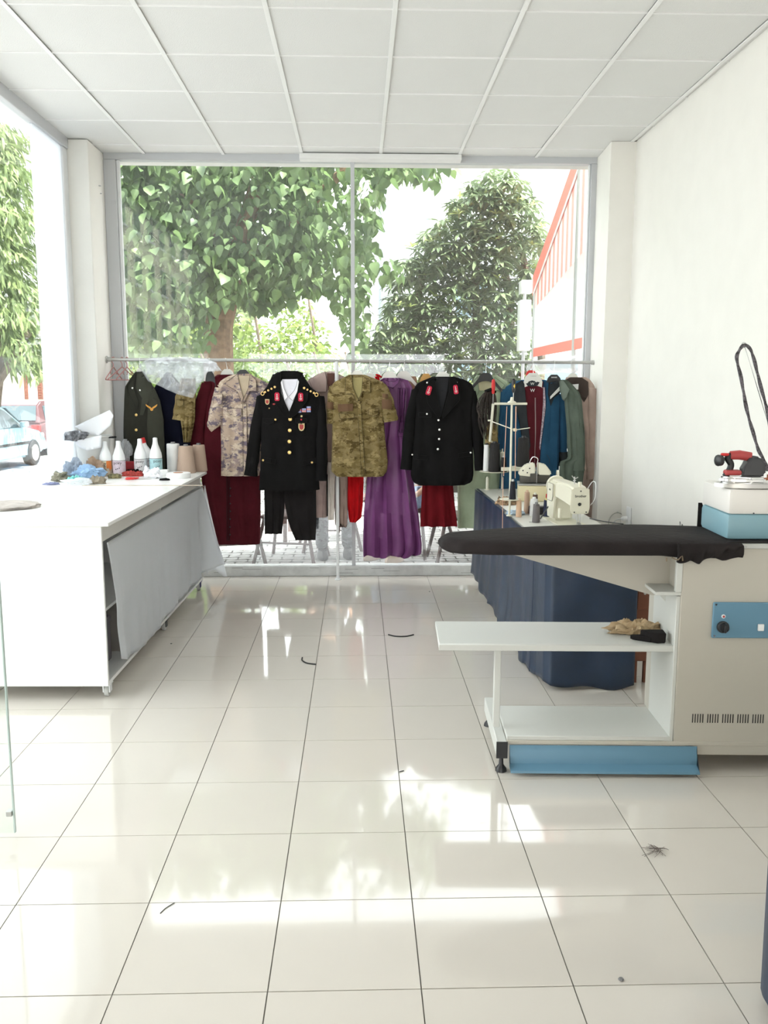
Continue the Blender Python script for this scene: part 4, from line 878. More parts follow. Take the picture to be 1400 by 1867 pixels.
# --- n: light green dress
LG = fabric('sage_green_cloth', (.40, .48, .34)); g = Garment('green_dress', 'pale sage green dress on a black hanger, behind the thread stand', 'dress',
    [(684, 868, 906), (696, 862, 924), (720, 860, 930), (780, 866, 915), (880, 834, 912), (962, 834, 916)], 6.89, LG, .035, .009, 3, .4)
g.patch('neck_lining', [(870, 690), (902, 690), (898, 712), (874, 712)], fabric('cream_lining', (.62, .58, .38)), .006)
g.patch('collar', [(863, 696), (870, 686), (873, 712), (866, 730)], LG, .012, .005); g.patch('collar', [(902, 688), (920, 702), (912, 712), (898, 712)], LG, .012, .005)
hanger('black hanger of the pale sage green dress', *z4(228, 200), 6.835, HB, 26, 11)
# --- o: blue coat with maroon jacket
BLC = fabric('petrol_blue_cloth', (.025, .085, .16)); OLD = fabric('dark_slate_lining', (.035, .04, .045)); MZ = fabric('maroon_jersey', (.085, .012, .018))
g = Garment('blue_coat', 'long petrol blue coat worn open over a maroon zip jacket', 'coat',
    [(262, 560, 760), (285, 470, 850), (330, 410, 890), (420, 375, 905), (600, 365, 900), (900, 370, 890), (1250, 350, 895), (1500, 350, 895)], 6.84, BLC, .05, .010, 4, .2, conv=z4)
g.patch('zip_jacket', [(575, 285), (650, 262), (755, 275), (748, 420), (742, 620), (712, 1060), (600, 1060), (610, 760), (590, 450)], MZ, .006, .004, lab='maroon zip jacket inside the coat')
g.patch('jacket_collar', [(590, 285), (650, 268), (720, 285), (700, 315), (650, 325), (605, 315)], OLD, .012, .004)
g.patch('zip', [(672, 425), (682, 425), (684, 700), (676, 1050), (670, 1050), (674, 700)], mat('zip_grey', (.25, .18, .18), .5), .012, .002)
g.patch('lapel', [(470, 320), (560, 268), (578, 300), (600, 600), (628, 860), (608, 960), (560, 800), (520, 600), (480, 420)], OLD, .014, .006)
g.patch('striped_facing', [(752, 330), (765, 330), (768, 520), (750, 660), (718, 900), (712, 880), (735, 620), (745, 480)], mat('patterned_lining', (.4, .32, .36), .8, var=.7, vscale=60), .014, .003)
g.patch('front_panel', [(775, 285), (860, 290), (900, 370), (895, 900), (890, 1250), (715, 1250), (722, 900), (770, 520)], BLC, .016, .006)
g.patch('collar', [(800, 290), (885, 270), (925, 350), (900, 385), (840, 425), (815, 500), (790, 400)], OLD, .026, .006)
g.sleeve([(400, 370, 70), (385, 600, 75), (372, 900, 80)], dy=0, dep=.6); g.sleeve([(905, 420, 75), (925, 700, 82), (932, 930, 84)], dy=-.02); g.sleeve([(932, 925, 90), (935, 985, 92), (935, 1048, 92)], OLD, dy=-.02, name='cuff')
m_ = MB(); a = py(*z4(770, 930), 6.765); b = py(*z4(808, 990), 6.765); m_.tube(curvepts([a, (a+b)/2+Vector((.004, 0, 0)), b, b-Vector((0, 0, .03))], 4), .0015, 6); m_.build('drawstring', BLACKP, g.root)
for yy, ss in ((300, .03), (360, .035)):
    X, Z = g.P(650, yy); textmesh('W', ss, lambda u, v, w_, X=X, Z=Z: Vector((X+u, g.yf(X, Z)-.022-w_, Z+v)), 'monogram', MATS['white_thread'], g.root)
hanger('white shop hanger with faint print inside the blue coat', *z4(660, 200), 6.80, HW, 34, 19, text='CARINE', span=.06)
hanger('black shop hanger with white print above the blue coat', *z4(850, 215), 6.815, HB, 28, 17, text='BAHAR', span=.06)
# --- p: green-grey jacket
GG = fabric('grey_green_cloth', (.105, .13, .105)); g = Garment('grey_green_jacket', 'grey-green jacket hanging between the blue coat and the beige coat', 'jacket',
    [(262, 905, 960), (300, 925, 1010), (380, 935, 1080), (450, 945, 1100), (700, 965, 1122), (980, 975, 1130), (1010, 900, 1130), (1350, 890, 1090)], 6.64, GG, .035, .008, 3, 1, conv=z4)
g.sleeve([(1060, 430, 75), (1068, 700, 92), (1072, 1090, 116)], dy=-.02, dep=.5); g.patch('lapel', [(905, 275), (930, 260), (990, 350), (945, 455), (930, 440), (905, 350)], fabric('grey_green_light', (.15, .18, .15)), .016, .006)
# --- q: beige-pink coat
BP = fabric('beige_pink_cloth', (.46, .35, .30)); g = Garment('beige_coat', 'beige-pink coat with dark brown collar lining, rightmost on the rail', 'coat',
    [(238, 960, 1140), (262, 950, 1180), (310, 980, 1215), (400, 1040, 1238), (800, 1080, 1246), (1160, 1100, 1246), (1400, 1075, 1240), (1560, 1070, 1248)], 6.735, BP, .03, .007, 3, .6, conv=z4)
g.sleeve([(1200, 370, 90), (1212, 700, 120), (1216, 1040, 134)], dy=-.02, dep=.5); g.sleeve([(1216, 1050, 142), (1216, 1110, 144), (1216, 1165, 146)], BP, dy=-.02, name='cuff', dep=.5)
g.patch('lining', [(960, 262), (1000, 240), (1100, 240), (1160, 280), (1160, 400), (1120, 465), (1080, 400), (1010, 330)], fabric('dark_brown_lining', (.055, .04, .035)), .012, .005)
o = g.patch('neck_label', [(1010, 305), (1068, 300), (1066, 350), (1030, 355)], WHITEP, .024, .002)
g.patch('cuff_tab', [(1245, 1052), (1278, 1040), (1278, 1050), (1248, 1062)], BLACKP, .055, .004)
hanger('white hanger of the beige-pink coat', *z4(1022, 205), 6.735, HW, 22, 12)
m_ = hanger('bare white shop hanger hook with striped band above the maroon zip jacket', 968, 675, 6.87, REDP, 18, 7, span=.03)
# --- pink hangers on the left end
def thin_hanger(label, xpx, Y, rz, m=HP):
    X = py(xpx, 655, RY).x; zr = rz_at(X)+.0125; t = thing('pink_hanger', label, 'hanger', (X, RY, zr), rz, 'empty pink hangers on the left end of the rail')
    mb = MB(); mb.tube(curvepts([(0, -.014, -.014), (0, -.010, .001), (0, 0, .0045), (0, .014, -.008), (0, .010, -.03), (0, 0, -.045), (0, 0, -.07)], 4), .003, 8); mb.build('hook', m, t, True)
    mb = MB(); mb.tube(curvepts([(0, 0, -.068), (-.05, 0, -.10), (-.14, 0, -.155), (-.145, 0, -.165), (-.13, 0, -.168), (0, 0, -.168), (.13, 0, -.168), (.145, 0, -.165), (.14, 0, -.155), (.05, 0, -.10), (0, 0, -.068)], 4), .004, 8); mb.build('frame', m, t, True)
    mb = MB(); mb.tube([(-.05, 0, -.105), (-.055, 0, -.125), (-.045, 0, -.125)], .003, 6); mb.tube([(.05, 0, -.105), (.055, 0, -.125), (.045, 0, -.125)], .003, 6); mb.build('notch', m, t, True); return t
thin_hanger('empty pink-brown plastic hanger nearest the left pillar', 206, RY, R(82)); thin_hanger('second empty pink-brown hanger from the left pillar', 222, RY, R(60)); thin_hanger('third empty pink-brown hanger, beside the olive jacket', 231, RY, R(72))

# ================================================================== CUTTING TABLE (left)
TZ = .90; tb_ = thing('cutting_table', 'white cutting table on castors with cloudy plastic sheet along its side', 'table', (-1.2, 4.15, 0), R(-1.3))
# local frame: x to the right from the near right corner of the top, y away
def tl(mb, name, m, label=None, ang=.7): return mb.build(name, m, tb_, True, ang, label=label)
m_ = MB(); m_.box((-.865, 0, .882), (0, 2.43, TZ), .002); tl(m_, 'table_top', WHITE)
m_ = MB(); m_.box((-.845, .045, .80), (-.045, 2.375, .882), .001); tl(m_, 'top_rail', EDGE)
m_ = MB(); m_.box((-.855, .02, .075), (-.042, .038, .882), .001); tl(m_, 'front_panel', WHITE)
m_ = MB(); m_.box((-.855, 2.382, .075), (-.042, 2.40, .882), .001); tl(m_, 'end_panel', WHITE)
m_ = MB(); m_.box((-.855, .038, .075), (-.045, 2.382, .093), .001); tl(m_, 'bottom_shelf', WHITE)
m_ = MB(); m_.box((-.855, .038, .43), (-.07, 2.382, .446), .001); tl(m_, 'middle_shelf', WHITE)
m_ = MB(); m_.box((-.855, .038, .093), (-.845, 2.382, .80), .001); tl(m_, 'back_panel', WHITE)
m_ = MB(); m_.box((-.845, 1.24, .093), (-.06, 1.256, .80), .001); tl(m_, 'divider', WHITE)
def castor(x, y, m, rot):
    mb = MB(); mb.box((x-.028, y-.028, .069), (x+.028, y+.028, .075), .002); mb.box((x-.018, y-.012+.008, .025), (x-.013, y+.035, .07)); mb.box((x+.013, y-.004, .025), (x+.018, y+.035, .07)); a = tl(mb, 'castor', m)
    mb = MB(); mb.lathe([(.009, -.011), (.027, -.011), (.029, -.006), (.029, .006), (.027, .011), (.009, .011)], (x, y+.018, .029), 16, (1, 0, 0)); mb.build('wheel', mat('castor_grey', (.5, .5, .48), .4), a, True)
castor(-.07, .075, PLAST, 0); castor(-.77, .075, PLAST, 0); castor(-.07, 1.25, BLACKP, 0); castor(-.07, 2.33, mat('castor_blue', (.03, .03, .15), .4), 0); castor(-.77, 2.33, BLACKP, 0)
def cur(u, v):
    y = .06+.02*sin(v*5)+u*2.33; zb = .10+.09*min(1, abs(u-.45)*2.0)-.03*sin(u*9)+.0*v; zt = .79-.0*u
    if u < .08: zb += .0; y += .09*v*(1-u/.08)
    z = zt+(zb-zt)*v; x = -.03+.010*sin(u*38)*v+.004*sin(u*97+3)*v+.006*sin(u*23+1)*v+.012*noise.noise((u*7, v*3, 0))*v+.05*max(0, u-.93)/.07*v+.018*v
    if u > .93: y += .10*(u-.93)/.07*v; x += .08*(u-.93)/.07*v**1.5
    return Vector((x, y, z))
m_ = MB(); m_.grid(cur, 110, 30, (.0012, 0, 0)); tl(m_, 'plastic_sheet', SHEET, 'cloudy white plastic sheet hanging along the side', 3)
m_ = MB()
m_.grid(lambda u, v: Vector((-.02+.15*u*(v**1.2), 2.41+.05*u, .79-.68*v+.03*sin(u*5)*v)), 12, 16, (0, .0012, 0)); tl(m_, 'plastic_flap', SHEET, 'loose end of the plastic sheet flaring out', 3)
m_ = MB(); m_.tube([(-.012, .01, .80), (-.012, 2.40, .80)], .003, 6); tl(m_, 'curtain_wire', STEEL)
def tp(x, y, z=TZ): return pz(x, y, z)
# things under the table
for k, (dx, dy, c) in enumerate(((-.2, .14, (.25, .25, .3)), (-.22, .34, (.2, .18, .2)), (-.2, .6, (.3, .28, .25)))):
    p = Matrix.Rotation(R(-1.3), 3, 'Z') @ Vector((dx, dy, 0)) + Vector((-1.2, 4.15, .0935)); m_ = MB(); m_.box((p.x-.08, p.y-.07, .0935), (p.x+.08, p.y+.07, .30+.03*k), .006); m_.box((p.x-.083, p.y-.073, .27+.03*k), (p.x+.083, p.y+.073, .305+.03*k), .004)
    tag(m_.build('storage_box', mat('box_grey%d' % k, c, .8)), ['grey storage box on the bottom shelf nearest the front panel', 'dark lidded box second from the front on the bottom shelf', 'brown-grey box deepest behind the plastic sheet'][k], 'box')
# --- bottles
POXY = mat('label_ink', (.05, .05, .05), .7)
def bottle(label, x, y, hpx, lab, side=None, tilt=0, cap=False, txt='poxy', ta=0):
    p = tp(x, y); h = hpx*p.y/F_PX; t = thing('spray_bottle' if False else 'glue_bottle', label, 'bottle', p); t.rotation_euler = (0, tilt, 0)
    r = .045; m_ = MB(); m_.lathe([(r*.9, 0), (r, .004), (r, h*.48), (r*.93, h*.58), (r*.7, h*.70), (r*.45, h*.82), (r*.38, h*.90), (r*.36, h*.985), (r*.2, h)], (0, 0, 0), 24); m_.build('bottle_body', mat('bottle_white', (.86, .87, .88), .3), t, True)
    m_ = MB(); m_.lathe([(r+.0006, h*.06), (r+.0008, h*.44)], (0, 0, 0), 24); lb = m_.build('bottle_label', lab, t, True)
    m_ = MB(); m_.lathe([(r+.0012, h*.435), (r+.0012, h*.445)], (0, 0, 0), 24); m_.build('label_line', POXY, lb, True)
    def cyl(u, v, w_, r2=r+.0016): a = -pi/2+ta+u/r2; return Vector((cos(a)*(r2+w_*.3), sin(a)*(r2+w_*.3), h*.375+v))
    textmesh(txt, .031, cyl, 'label_text', POXY, lb, True)
    m_ = MB()
    for k in range(3): m_.lathe([(.004, 0), (.004, .0006)], Vector(cyl(-.012+k*.012, -.045+.004*k, 0)), 8, (cos(-pi/2+ta), sin(-pi/2+ta), 0))
    m_.build('label_figure', POXY, lb, True)
    if side is not None:
        m_ = MB(); m_.grid(lambda u, v: Vector(((r+.0015)*cos(-pi/2+.35+u*.9), (r+.0015)*sin(-pi/2+.35+u*.9), h*(.06+.38*v))), 8, 2); m_.build('label_panel', side, lb, True)
    if cap:
        m_ = MB(); m_.lathe([(r*.42, h*.93), (r*.44, h*.95), (r*.44, h*1.08), (r*.36, h*1.1)], (0, 0, 0), 16); m_.build('red_cap', REDP, t, True)
    return t
LB = lambda n, c: mat(n, c, .5, var=.12, vscale=50)
bottle('white bottle with cream and orange label, leftmost of the standing bottles', 194, 867, 62, LB('label_cream', (.75, .68, .5)), mat('label_orange', (.72, .2, .04), .5), ta=-.3)
bottle('white bottle with pale lilac label, second from the left', 218, 867, 63, LB('label_lilac', (.68, .58, .66)))
bottle('white bottle with pale grey label, third from the left', 257, 865, 65, LB('label_grey', (.66, .64, .66)), ta=.1)
bottle('white bottle with light blue label, rightmost of the bottles', 285, 865, 67, LB('label_blue', (.40, .62, .66)), ta=.5)
bottle('tilted white bottle with red cap behind the grey-labelled bottle', 279, 860, 58, LB('label_silver', (.5, .5, .52)), tilt=-.28, cap=True)
# --- cones of yarn
def cone(name, label, p, h, r0, r1, m, core=None, group=None):
    t = thing(name, label, 'thread', p, 0, group); prof = [(r0*.96, 0), (r0, .004)]
    n = max(14, int(h/.006))
    for k in range(n): tt_ = (k+.5)/n; prof.append(((r0+(r1-r0)*tt_)+(.0004 if k % 2 else -.0004), .004+(h-.008)*tt_))
    prof += [(r1*.94, h), (r1*.3, h)]; mb = MB(); mb.lathe(prof, (0, 0, 0), 22); mb.build('thread_winding', m, t, True, ang=2.5)
    mb = MB(); mb.lathe([(min(r1*.55, .018), h-.001), (min(r1*.5, .016), h+.012), (min(r1*.35, .011), h+.013), (min(r1*.3, .01), h)], (0, 0, 0), 16); mb.build('core', core or BLACKP, t, True)
    return t
TH = lambda n, c: mat('thread_'+n, c, .85, bump=.5, bscale=300)
GC = mat('core_grey', (.2, .2, .2), .5)
p = tp(317, 861); cone('thread_cone', 'tall white thread cone on the far right end of the cutting table', p, .215, .0485, .0475, TH('white', (.84, .84, .84)), GC)
p = tp(340, 862); cone('thread_cone', 'front beige thread cone beside the white cone on the cutting table', p, .20, .072, .052, TH('beige', (.50, .37, .29)), GC)
p = tp(357, 861); cone('thread_cone', 'rear beige thread cone at the table corner, half hidden', p+Vector((.01, .09, 0)), .20, .062, .045, TH('beige', (.50, .37, .29)), GC)
# --- crumpled cloths and paper
def wad(name, label, cat, p, rx, ry, rz_, m, seed, rough=.5, ang=.3, sub=4):
    mb = MB(); bmesh.ops.create_icosphere(mb.bm, subdivisions=sub, radius=1)
    for v in mb.bm.verts:
        q = v.co*1.5+Vector((seed, 0, 0)); d_ = 1+rough*noise.noise(q)+rough*.7*abs(noise.noise(q*2.2))-rough*.35*abs(noise.noise(q*4.5))
        v.co = Vector((p[0]+v.co.x*rx*d_, p[1]+v.co.y*ry*d_, p[2]+.001+max(0, rz_*(.85+v.co.z*d_))))
    return tag(mb.build(name, m, None, ang=ang), label, cat)
def crumple(name, label, cat, p, rx, ry, h, m, seed, rz=0, rough=.5, n=26, parent=None, flat=.5):
    mb = MB()
    def f(u, v):
        a = 2*pi*u; b = v*pi/2; x = cos(a)*cos(b); y = sin(a)*cos(b); z = sin(b)**flat
        q = Vector((x*2.1+seed, y*2.1, z*2)); d_ = 1+rough*.55*noise.noise(q)+rough*.35*abs(noise.noise(q*2.4))
        zz = max(0, z*h*(1+rough*1.1*noise.noise(q*1.7+Vector((0, 9, 0)))+rough*.5*abs(noise.noise(q*4))))
        X, Y_ = x*rx*d_, y*ry*d_; return Vector((p[0]+X*cos(rz)-Y_*sin(rz), p[1]+X*sin(rz)+Y_*cos(rz), p[2]+.001+zz))
    mb.grid(f, n*2, n); bmesh.ops.remove_doubles(mb.bm, verts=mb.bm.verts, dist=1e-5)
    bd = [e for e in mb.bm.edges if e.is_boundary]
    if bd: bmesh.ops.holes_fill(mb.bm, edges=bd, sides=0)
    o = mb.build(name, m, None, ang=.9)
    return tag(o, label, cat)
crumple('folded_cloth', 'grey-beige cloth lying flat at the left edge of the white table', 'cloth', tp(8, 925)+Vector((-.02, 0, 0)), .19, .16, .022, fabric('grey_beige_cloth', (.45, .41, .38)), 1, .2, .35, flat=.3)
wad('blue_cloth', 'crumpled sky blue cloth in the clothes pile', 'cloth', tp(160, 875), .085, .055, .048, fabric('sky_blue_cloth', (.30, .45, .66)), 4, .8, .5)
wad('denim_cloth', 'pale denim shirt bundled on top at the left of the pile', 'cloth', tp(130, 874)+Vector((0, .08, 0)), .06, .05, .062, fabric('pale_denim', (.40, .46, .56)), 7, .8, .5)
wad('olive_cloth', 'grey olive cloth at the left foot of the pile', 'cloth', tp(110, 878), .055, .05, .032, fabric('grey_olive', (.23, .22, .17)), 12, .7, .5)
crumple('teal_cloth', 'small turquoise scrap between the blue and olive cloths', 'cloth', tp(137, 880), .05, .035, .035, fabric('turquoise', (.20, .52, .50)), 15, .1, .7)
wad('brown_cloth', 'tan brown cloth bundled behind the blue cloth', 'cloth', tp(170, 872)+Vector((-.02, .12, 0)), .06, .045, .066, fabric('tan_brown', (.42, .30, .22)), 21, .7, .5)
crumple('beige_cloth', 'beige knitted scrap in front of the leftmost bottle', 'cloth', tp(190, 868), .05, .04, .045, fabric('warm_beige', (.55, .46, .36)), 22, .2, .7)
crumple('purple_cloth', 'flat slate blue scrap lying leftmost before the pile', 'cloth', tp(93, 884), .05, .03, .014, fabric('slate_blue', (.22, .24, .38)), 25, .5, .5)
crumple('khaki_cloth', 'folded khaki cloth in front of the bottles', 'cloth', tp(178, 882), .055, .03, .04, fabric('khaki', (.30, .26, .20)), 33, 0, .6)
crumple('patterned_pouch', 'dark pouch with yellow pattern right of the khaki cloth', 'pouch', tp(209, 872), .045, .03, .03, mat('yellow_print', (.16, .14, .07), .8, var=.9, vscale=45), 35, 0, .3)
crumple('red_cloth', 'crumpled dark red mesh scrap below the lilac bottle', 'cloth', tp(243, 868), .075, .035, .028, mat('red_mesh', (.40, .05, .04), .8, var=.5, vscale=60), 38, 0, .7)
crumple('black_cloth', 'black folded strap lying between the bottles', 'cloth', tp(246, 866), .07, .03, .035, BLK, 41, 0, .5)
crumple('black_pouch', 'small black comb-like pouch before the tape roll', 'pouch', tp(300, 876), .035, .014, .014, BLK, 61, -.05, .3)
m_ = MB(); p = tp(235, 863); m_.box((p.x-.04, p.y-.03, TZ), (p.x+.05, p.y+.03, TZ+.085), .006); m_.box((p.x-.042, p.y-.032, TZ+.07), (p.x+.052, p.y+.032, TZ+.088), .003); tag(m_.build('red_box', mat('red_card', (.40, .02, .03), .6)), 'small red box standing between two bottles', 'box')
m_ = MB(); p = tp(300, 866); m_.box((p.x-.03, p.y-.02, TZ), (p.x+.03, p.y+.02, TZ+.04), .003); m_.box((p.x-.0305, p.y-.0205, TZ+.03), (p.x+.0305, p.y+.0205, TZ+.032)); tag(m_.build('white_box', WHITEP), 'little white box behind the tape roll', 'box')
t = thing('tape_roll', 'large flat roll of white tape lying on the right end of the table', 'tape', tp(325, 871)); m_ = MB()
m_.lathe([(.035, 0), (.085, 0), (.086, .003), (.086, .033), (.085, .036), (.035, .036)], (0, 0, 0), 32); m_.build('tape', WHITEP, t, True); m_ = MB(); m_.lathe([(.028, -.0), (.034, 0), (.034, .038), (.028, .038)], (0, 0, 0), 24); m_.build('core', mat('card_brown', (.4, .2, .12), .8), t, True)
t = thing('scissors', 'red handled scissors lying in front of the grey-labelled bottle', 'scissors', tp(250, 874), R(10))
for s_ in (-1, 1):
    m_ = MB(); m_.prism([(0, s_*.002, .004), (.10, 0, .004), (.09, s_*.010, .004), (0, s_*.012, .004)], (0, 0, .003)); m_.build('blade', STEEL, t, True)
    m_ = MB(); m_.tube([(-.045+.028*cos(a), s_*.022+.016*sin(a), .008) for a in [k*pi/6 for k in range(13)]], .0055, 8); m_.tube([(-.02, s_*.016, .008), (.01, s_*.004, .008)], .006, 6); m_.build('handle', REDP, t, True)
a = tp(150, 885, TZ+.003); m_ = MB(); m_.box((a.x, a.y-.01, TZ), (a.x+.78, a.y+.012, TZ+.003), .001); tag(m_.build('wooden_ruler', mat('ruler_wood', (.55, .47, .38), .5)), 'long thin ruler lying along the clutter on the white table', 'ruler')
wad('plastic_bag', 'thin see-through white plastic bag lying in front of the pile', 'plastic bag', tp(143, 884), .09, .05, .022, glassmat('film', (.92, .92, .92), .08, .2, .5), 31, .5)
# --- white bin with papers
bn = thing('paper_bin', 'white plastic tub tipped behind the bottles, holding paper', 'tub', Vector((-1.94, 6.42, TZ)))
m_ = MB(); c0 = Vector((0, 0, 0)); m_.lathe([(.09, 0), (.10, .01), (.125, .27), (.135, .275), (.135, .285), (.12, .28), (.095, .015), (.01, .012)], (0, 0, 0), 26); m_.build('tub', mat('tub_white', (.74, .74, .72), .4), bn, True)
m_ = MB(); m_.tube([(.12, -.02, .27), (.16, -.03, .27), (.16, .03, .27), (.12, .02, .27)], .006, 6); m_.build('lug', BLACKP, bn, True)
b0 = bn.location; pp = [tuple(py(*c_, b0.y-.02)) for c_ in ((141, 777), (180, 758), (203, 747), (210, 757), (206, 775), (186, 793), (165, 790))]
m_ = MB(); polysheet(m_, [(q_[0], q_[2]) for q_ in pp], lambda x, z: Vector((x, b0.y-.10+.25*(z-1.2)+.02*noise.noise((x*8, z*8, 0)), z)), .02, (0, .003, 0)); tag(m_.build('paper_sheet', mat('paper', (.85, .86, .9), .8), ang=2), 'large stiff white paper sheet sticking up out of the tub', 'paper')
pp = [py(*c_, b0.y-.07) for c_ in ((120, 797), (128, 786), (150, 783), (170, 788), (160, 800), (150, 803), (124, 801))]
m_ = MB(); polysheet(m_, [(q_.x, q_.z) for q_ in pp], lambda x, z: Vector((x, b0.y-.17+.05*noise.noise((x*25, z*25, 0)), z)), .01, (0, .015, 0)); m_.build('foil_bag', mat('grey_foil', (.35, .35, .37), .3, .6, var=.6, vscale=40), bn, ang=.5)
pp = [py(*c_, b0.y-.1) for c_ in ((140, 803), (155, 800), (190, 792), (188, 815), (165, 820), (148, 814))]
m_ = MB(); polysheet(m_, [(q_.x, q_.z) for q_ in pp], lambda x, z: Vector((x, b0.y-.16+.03*noise.noise((x*9, z*9, 2)), z)), .02, (0, .003, 0)); m_.build('hanging_paper', mat('paper', (.85, .86, .9), .8), bn, ang=2)
PAP = mat('paper', (.85, .86, .9), .8)
wad('crumpled_paper', 'left crumpled white paper in front of the grey bottle', 'paper', tp(268, 870), .02, .018, .038, PAP, 44, .7)
wad('crumpled_paper', 'bigger crumpled white paper left of the tape roll', 'paper', tp(284, 872), .036, .03, .036, PAP, 52, .8)
wad('clear_bag', 'clear crinkled plastic bag hanging behind the tub beside the pillar', 'plastic bag', Vector((py(226, 820, 6.5).x, 6.5, .98)), .05, .04, .09, BAG, 71, .6)

# ================================================================== SEWING TABLES (right)
SW = mat('sewing_laminate', (.66, .65, .60), .35); NV = mat('navy_satin', (.013, .028, .060), .42, bump=.15, bscale=20, var=.18, vscale=7, spec=.6)
BW = mat('red_brown_wood', (.22, .08, .045), .5)
def swtable(label, x0, x1, y0, y1, z):
    t = thing('sewing_table', label, 'table', ((x0+x1)/2, (y0+y1)/2, 0)); m_ = MB(); m_.box((x0, y0, z-.035), (x1, y1, z), .005); m_.build('table_top', SW, t)
    m_ = MB(); m_.box((x0-.001, y0-.001, z-.028), (x1+.001, y1+.001, z-.008), .001); m_.build('edge_band', EDGE, t)
    for x in (x0+.07, x1-.07):
        for y in (y0+.12, y1-.1):
            m_ = MB(); m_.box((x-.02, y-.02, .03), (x+.02, y+.02, z-.035), .003); m_.build('leg', BW if x > 1.2 else GREYF, t)
            m_ = MB(); m_.lathe([(.02, .001), (.02, .012), (.008, .014), (.008, .03)], (x, y, 0), 10); m_.build('foot', BLACKP, t)
    m_ = MB(); m_.box((x0+.06, y0+.3, .10), (x1-.06, y0+.5, .12), .004); m_.build('treadle', GREYF, t); return t
st1 = swtable('near sewing table with navy skirt, carrying the cream sewing machine', .955, 1.43, 4.30, 5.40, .75)
st2 = swtable('far sewing table carrying the overlock machine and thread stands', .93, 1.44, 5.43, 6.62, .76)
# brown wooden drawer box under near table
db = thing('drawer_cabinet', 'red-brown wooden drawer cabinet beside the navy skirt', 'cabinet', (1.44, 4.4, 0)); m_ = MB()
m_.box((1.445, 4.36, .12), (1.53, 4.8, .60), .004); m_.build('carcass', BW, db); m_ = MB(); m_.box((1.45, 4.35, .40), (1.525, 4.36, .58), .003); o = m_.build('drawer', BW, db); m_ = MB(); m_.tube([(1.485, 4.34, .49), (1.485, 4.352, .49)], .006); m_.build('knob', STEEL, o)
for x, y in ((1.46, 4.38), (1.515, 4.38), (1.46, 4.78), (1.515, 4.78)): m_ = MB(); m_.box((x-.01, y-.01, 0), (x+.01, y+.01, .12)); m_.build('leg', BW, db)
# the long navy skirt round the near and left sides of both tables
sk = thing('table_skirt', 'long navy satin cloth skirt pinned round the sewing tables', 'table skirt', (.93, 5.2, 0))
path = [(.905, 6.60), (.915, 6.2), (.928, 5.42), (.945, 4.6), (.955, 4.32), (.985, 4.275), (1.1, 4.27), (1.42, 4.275)]
def skirt(u, v):
    n = len(path)-1; L = [0]
    for a, b in zip(path, path[1:]): L.append(L[-1]+math.dist(a, b))
    s_ = u*L[-1]
    for i in range(n):
        if s_ <= L[i+1]+1e-9: break
    t_ = (s_-L[i])/(L[i+1]-L[i]); a, b = path[i], path[i+1]; x = a[0]+(b[0]-a[0])*t_; y = a[1]+(b[1]-a[1])*t_
    dx, dy = b[0]-a[0], b[1]-a[1]; l = math.hypot(dx, dy); nx, ny = dy/l, -dx/l
    if u > .77: nx, ny = 0, -1
    elif u > .70: nx, ny = -.7, -.7
    else: nx, ny = -1, 0
    am = (.002+.007*v)*(1 if u < .78 else .4); d_ = am*(sin(s_*17)+.6*sin(s_*31+1))+.02*v*v*(1 if u < .7 else .6)
    d_ += .010*noise.noise((s_*5, v*4, 1))*v
    top = .752 if y < 5.42 else .762
    bot = .022+.012*sin(s_*9)+.008*sin(s_*23)
    if y > 5.0: bot += .05*(y-5.0)
    return Vector((x+nx*(d_+.006), y+ny*(d_+.006), top+(bot-top)*v))
m_ = MB(); m_.grid(skirt, 260, 34, (.002, .002, 0)); m_.build('cloth', NV, sk, ang=2)
m_ = MB(); m_.grid(lambda u, v: Vector((.905+.02*v+(u*.02), 6.60+(5.42-6.60)*u, .7635+.0*v)), 20, 1, (0, 0, .001)); m_.build('folded_hem', NV, sk)
def along(u, z): 
    p = skirt(u, (z-.752)/(-.73)); return p
m_ = MB(); m_.tube([skirt(.745, v/20)+Vector((-.004, -.004, 0)) for v in range(21)], .0015, 5); m_.build('seam_or_edge_shade', mat('navy_thread', (.015, .03, .07), .8), sk)
# navy draped table at the right picture edge
nd = thing('draped_table', 'table draped in navy cloth at the near right corner', 'table', (1.45, 1.75, 0)); m_ = MB(); m_.box((1.06, 1.42, .70), (1.92, 2.0, .73), .004); m_.build('table_top', WHITE, nd)
for x in (1.1, 1.88):
    for y in (1.47, 1.96): m_ = MB(); m_.box((x-.018, y-.018, 0), (x+.018, y+.018, .70)); m_.build('leg', STEEL, nd)
def dr(u, v):
    P4 = [(1.93, 2.01), (1.035, 2.01), (1.035, 1.41), (1.93, 1.41)]; s_ = u*3; i = min(2, int(s_)); t_ = s_-i; a, b = P4[i], P4[i+1]; x = a[0]+(b[0]-a[0])*t_; y = a[1]+(b[1]-a[1])*t_
    o_ = .008*v*(sin(u*70)+.5*sin(u*131)); return Vector((x-(.0 if i != 1 else o_+.006)-(.0), y+(o_ if i != 1 else 0), .738+(.02-.738)*v))
m_ = MB(); m_.grid(dr, 150, 20, (.002, 0, 0)); m_.box((1.035, 1.41, .7305), (1.93, 2.01, .7385)); m_.build('cloth', NV, nd, ang=1.5)
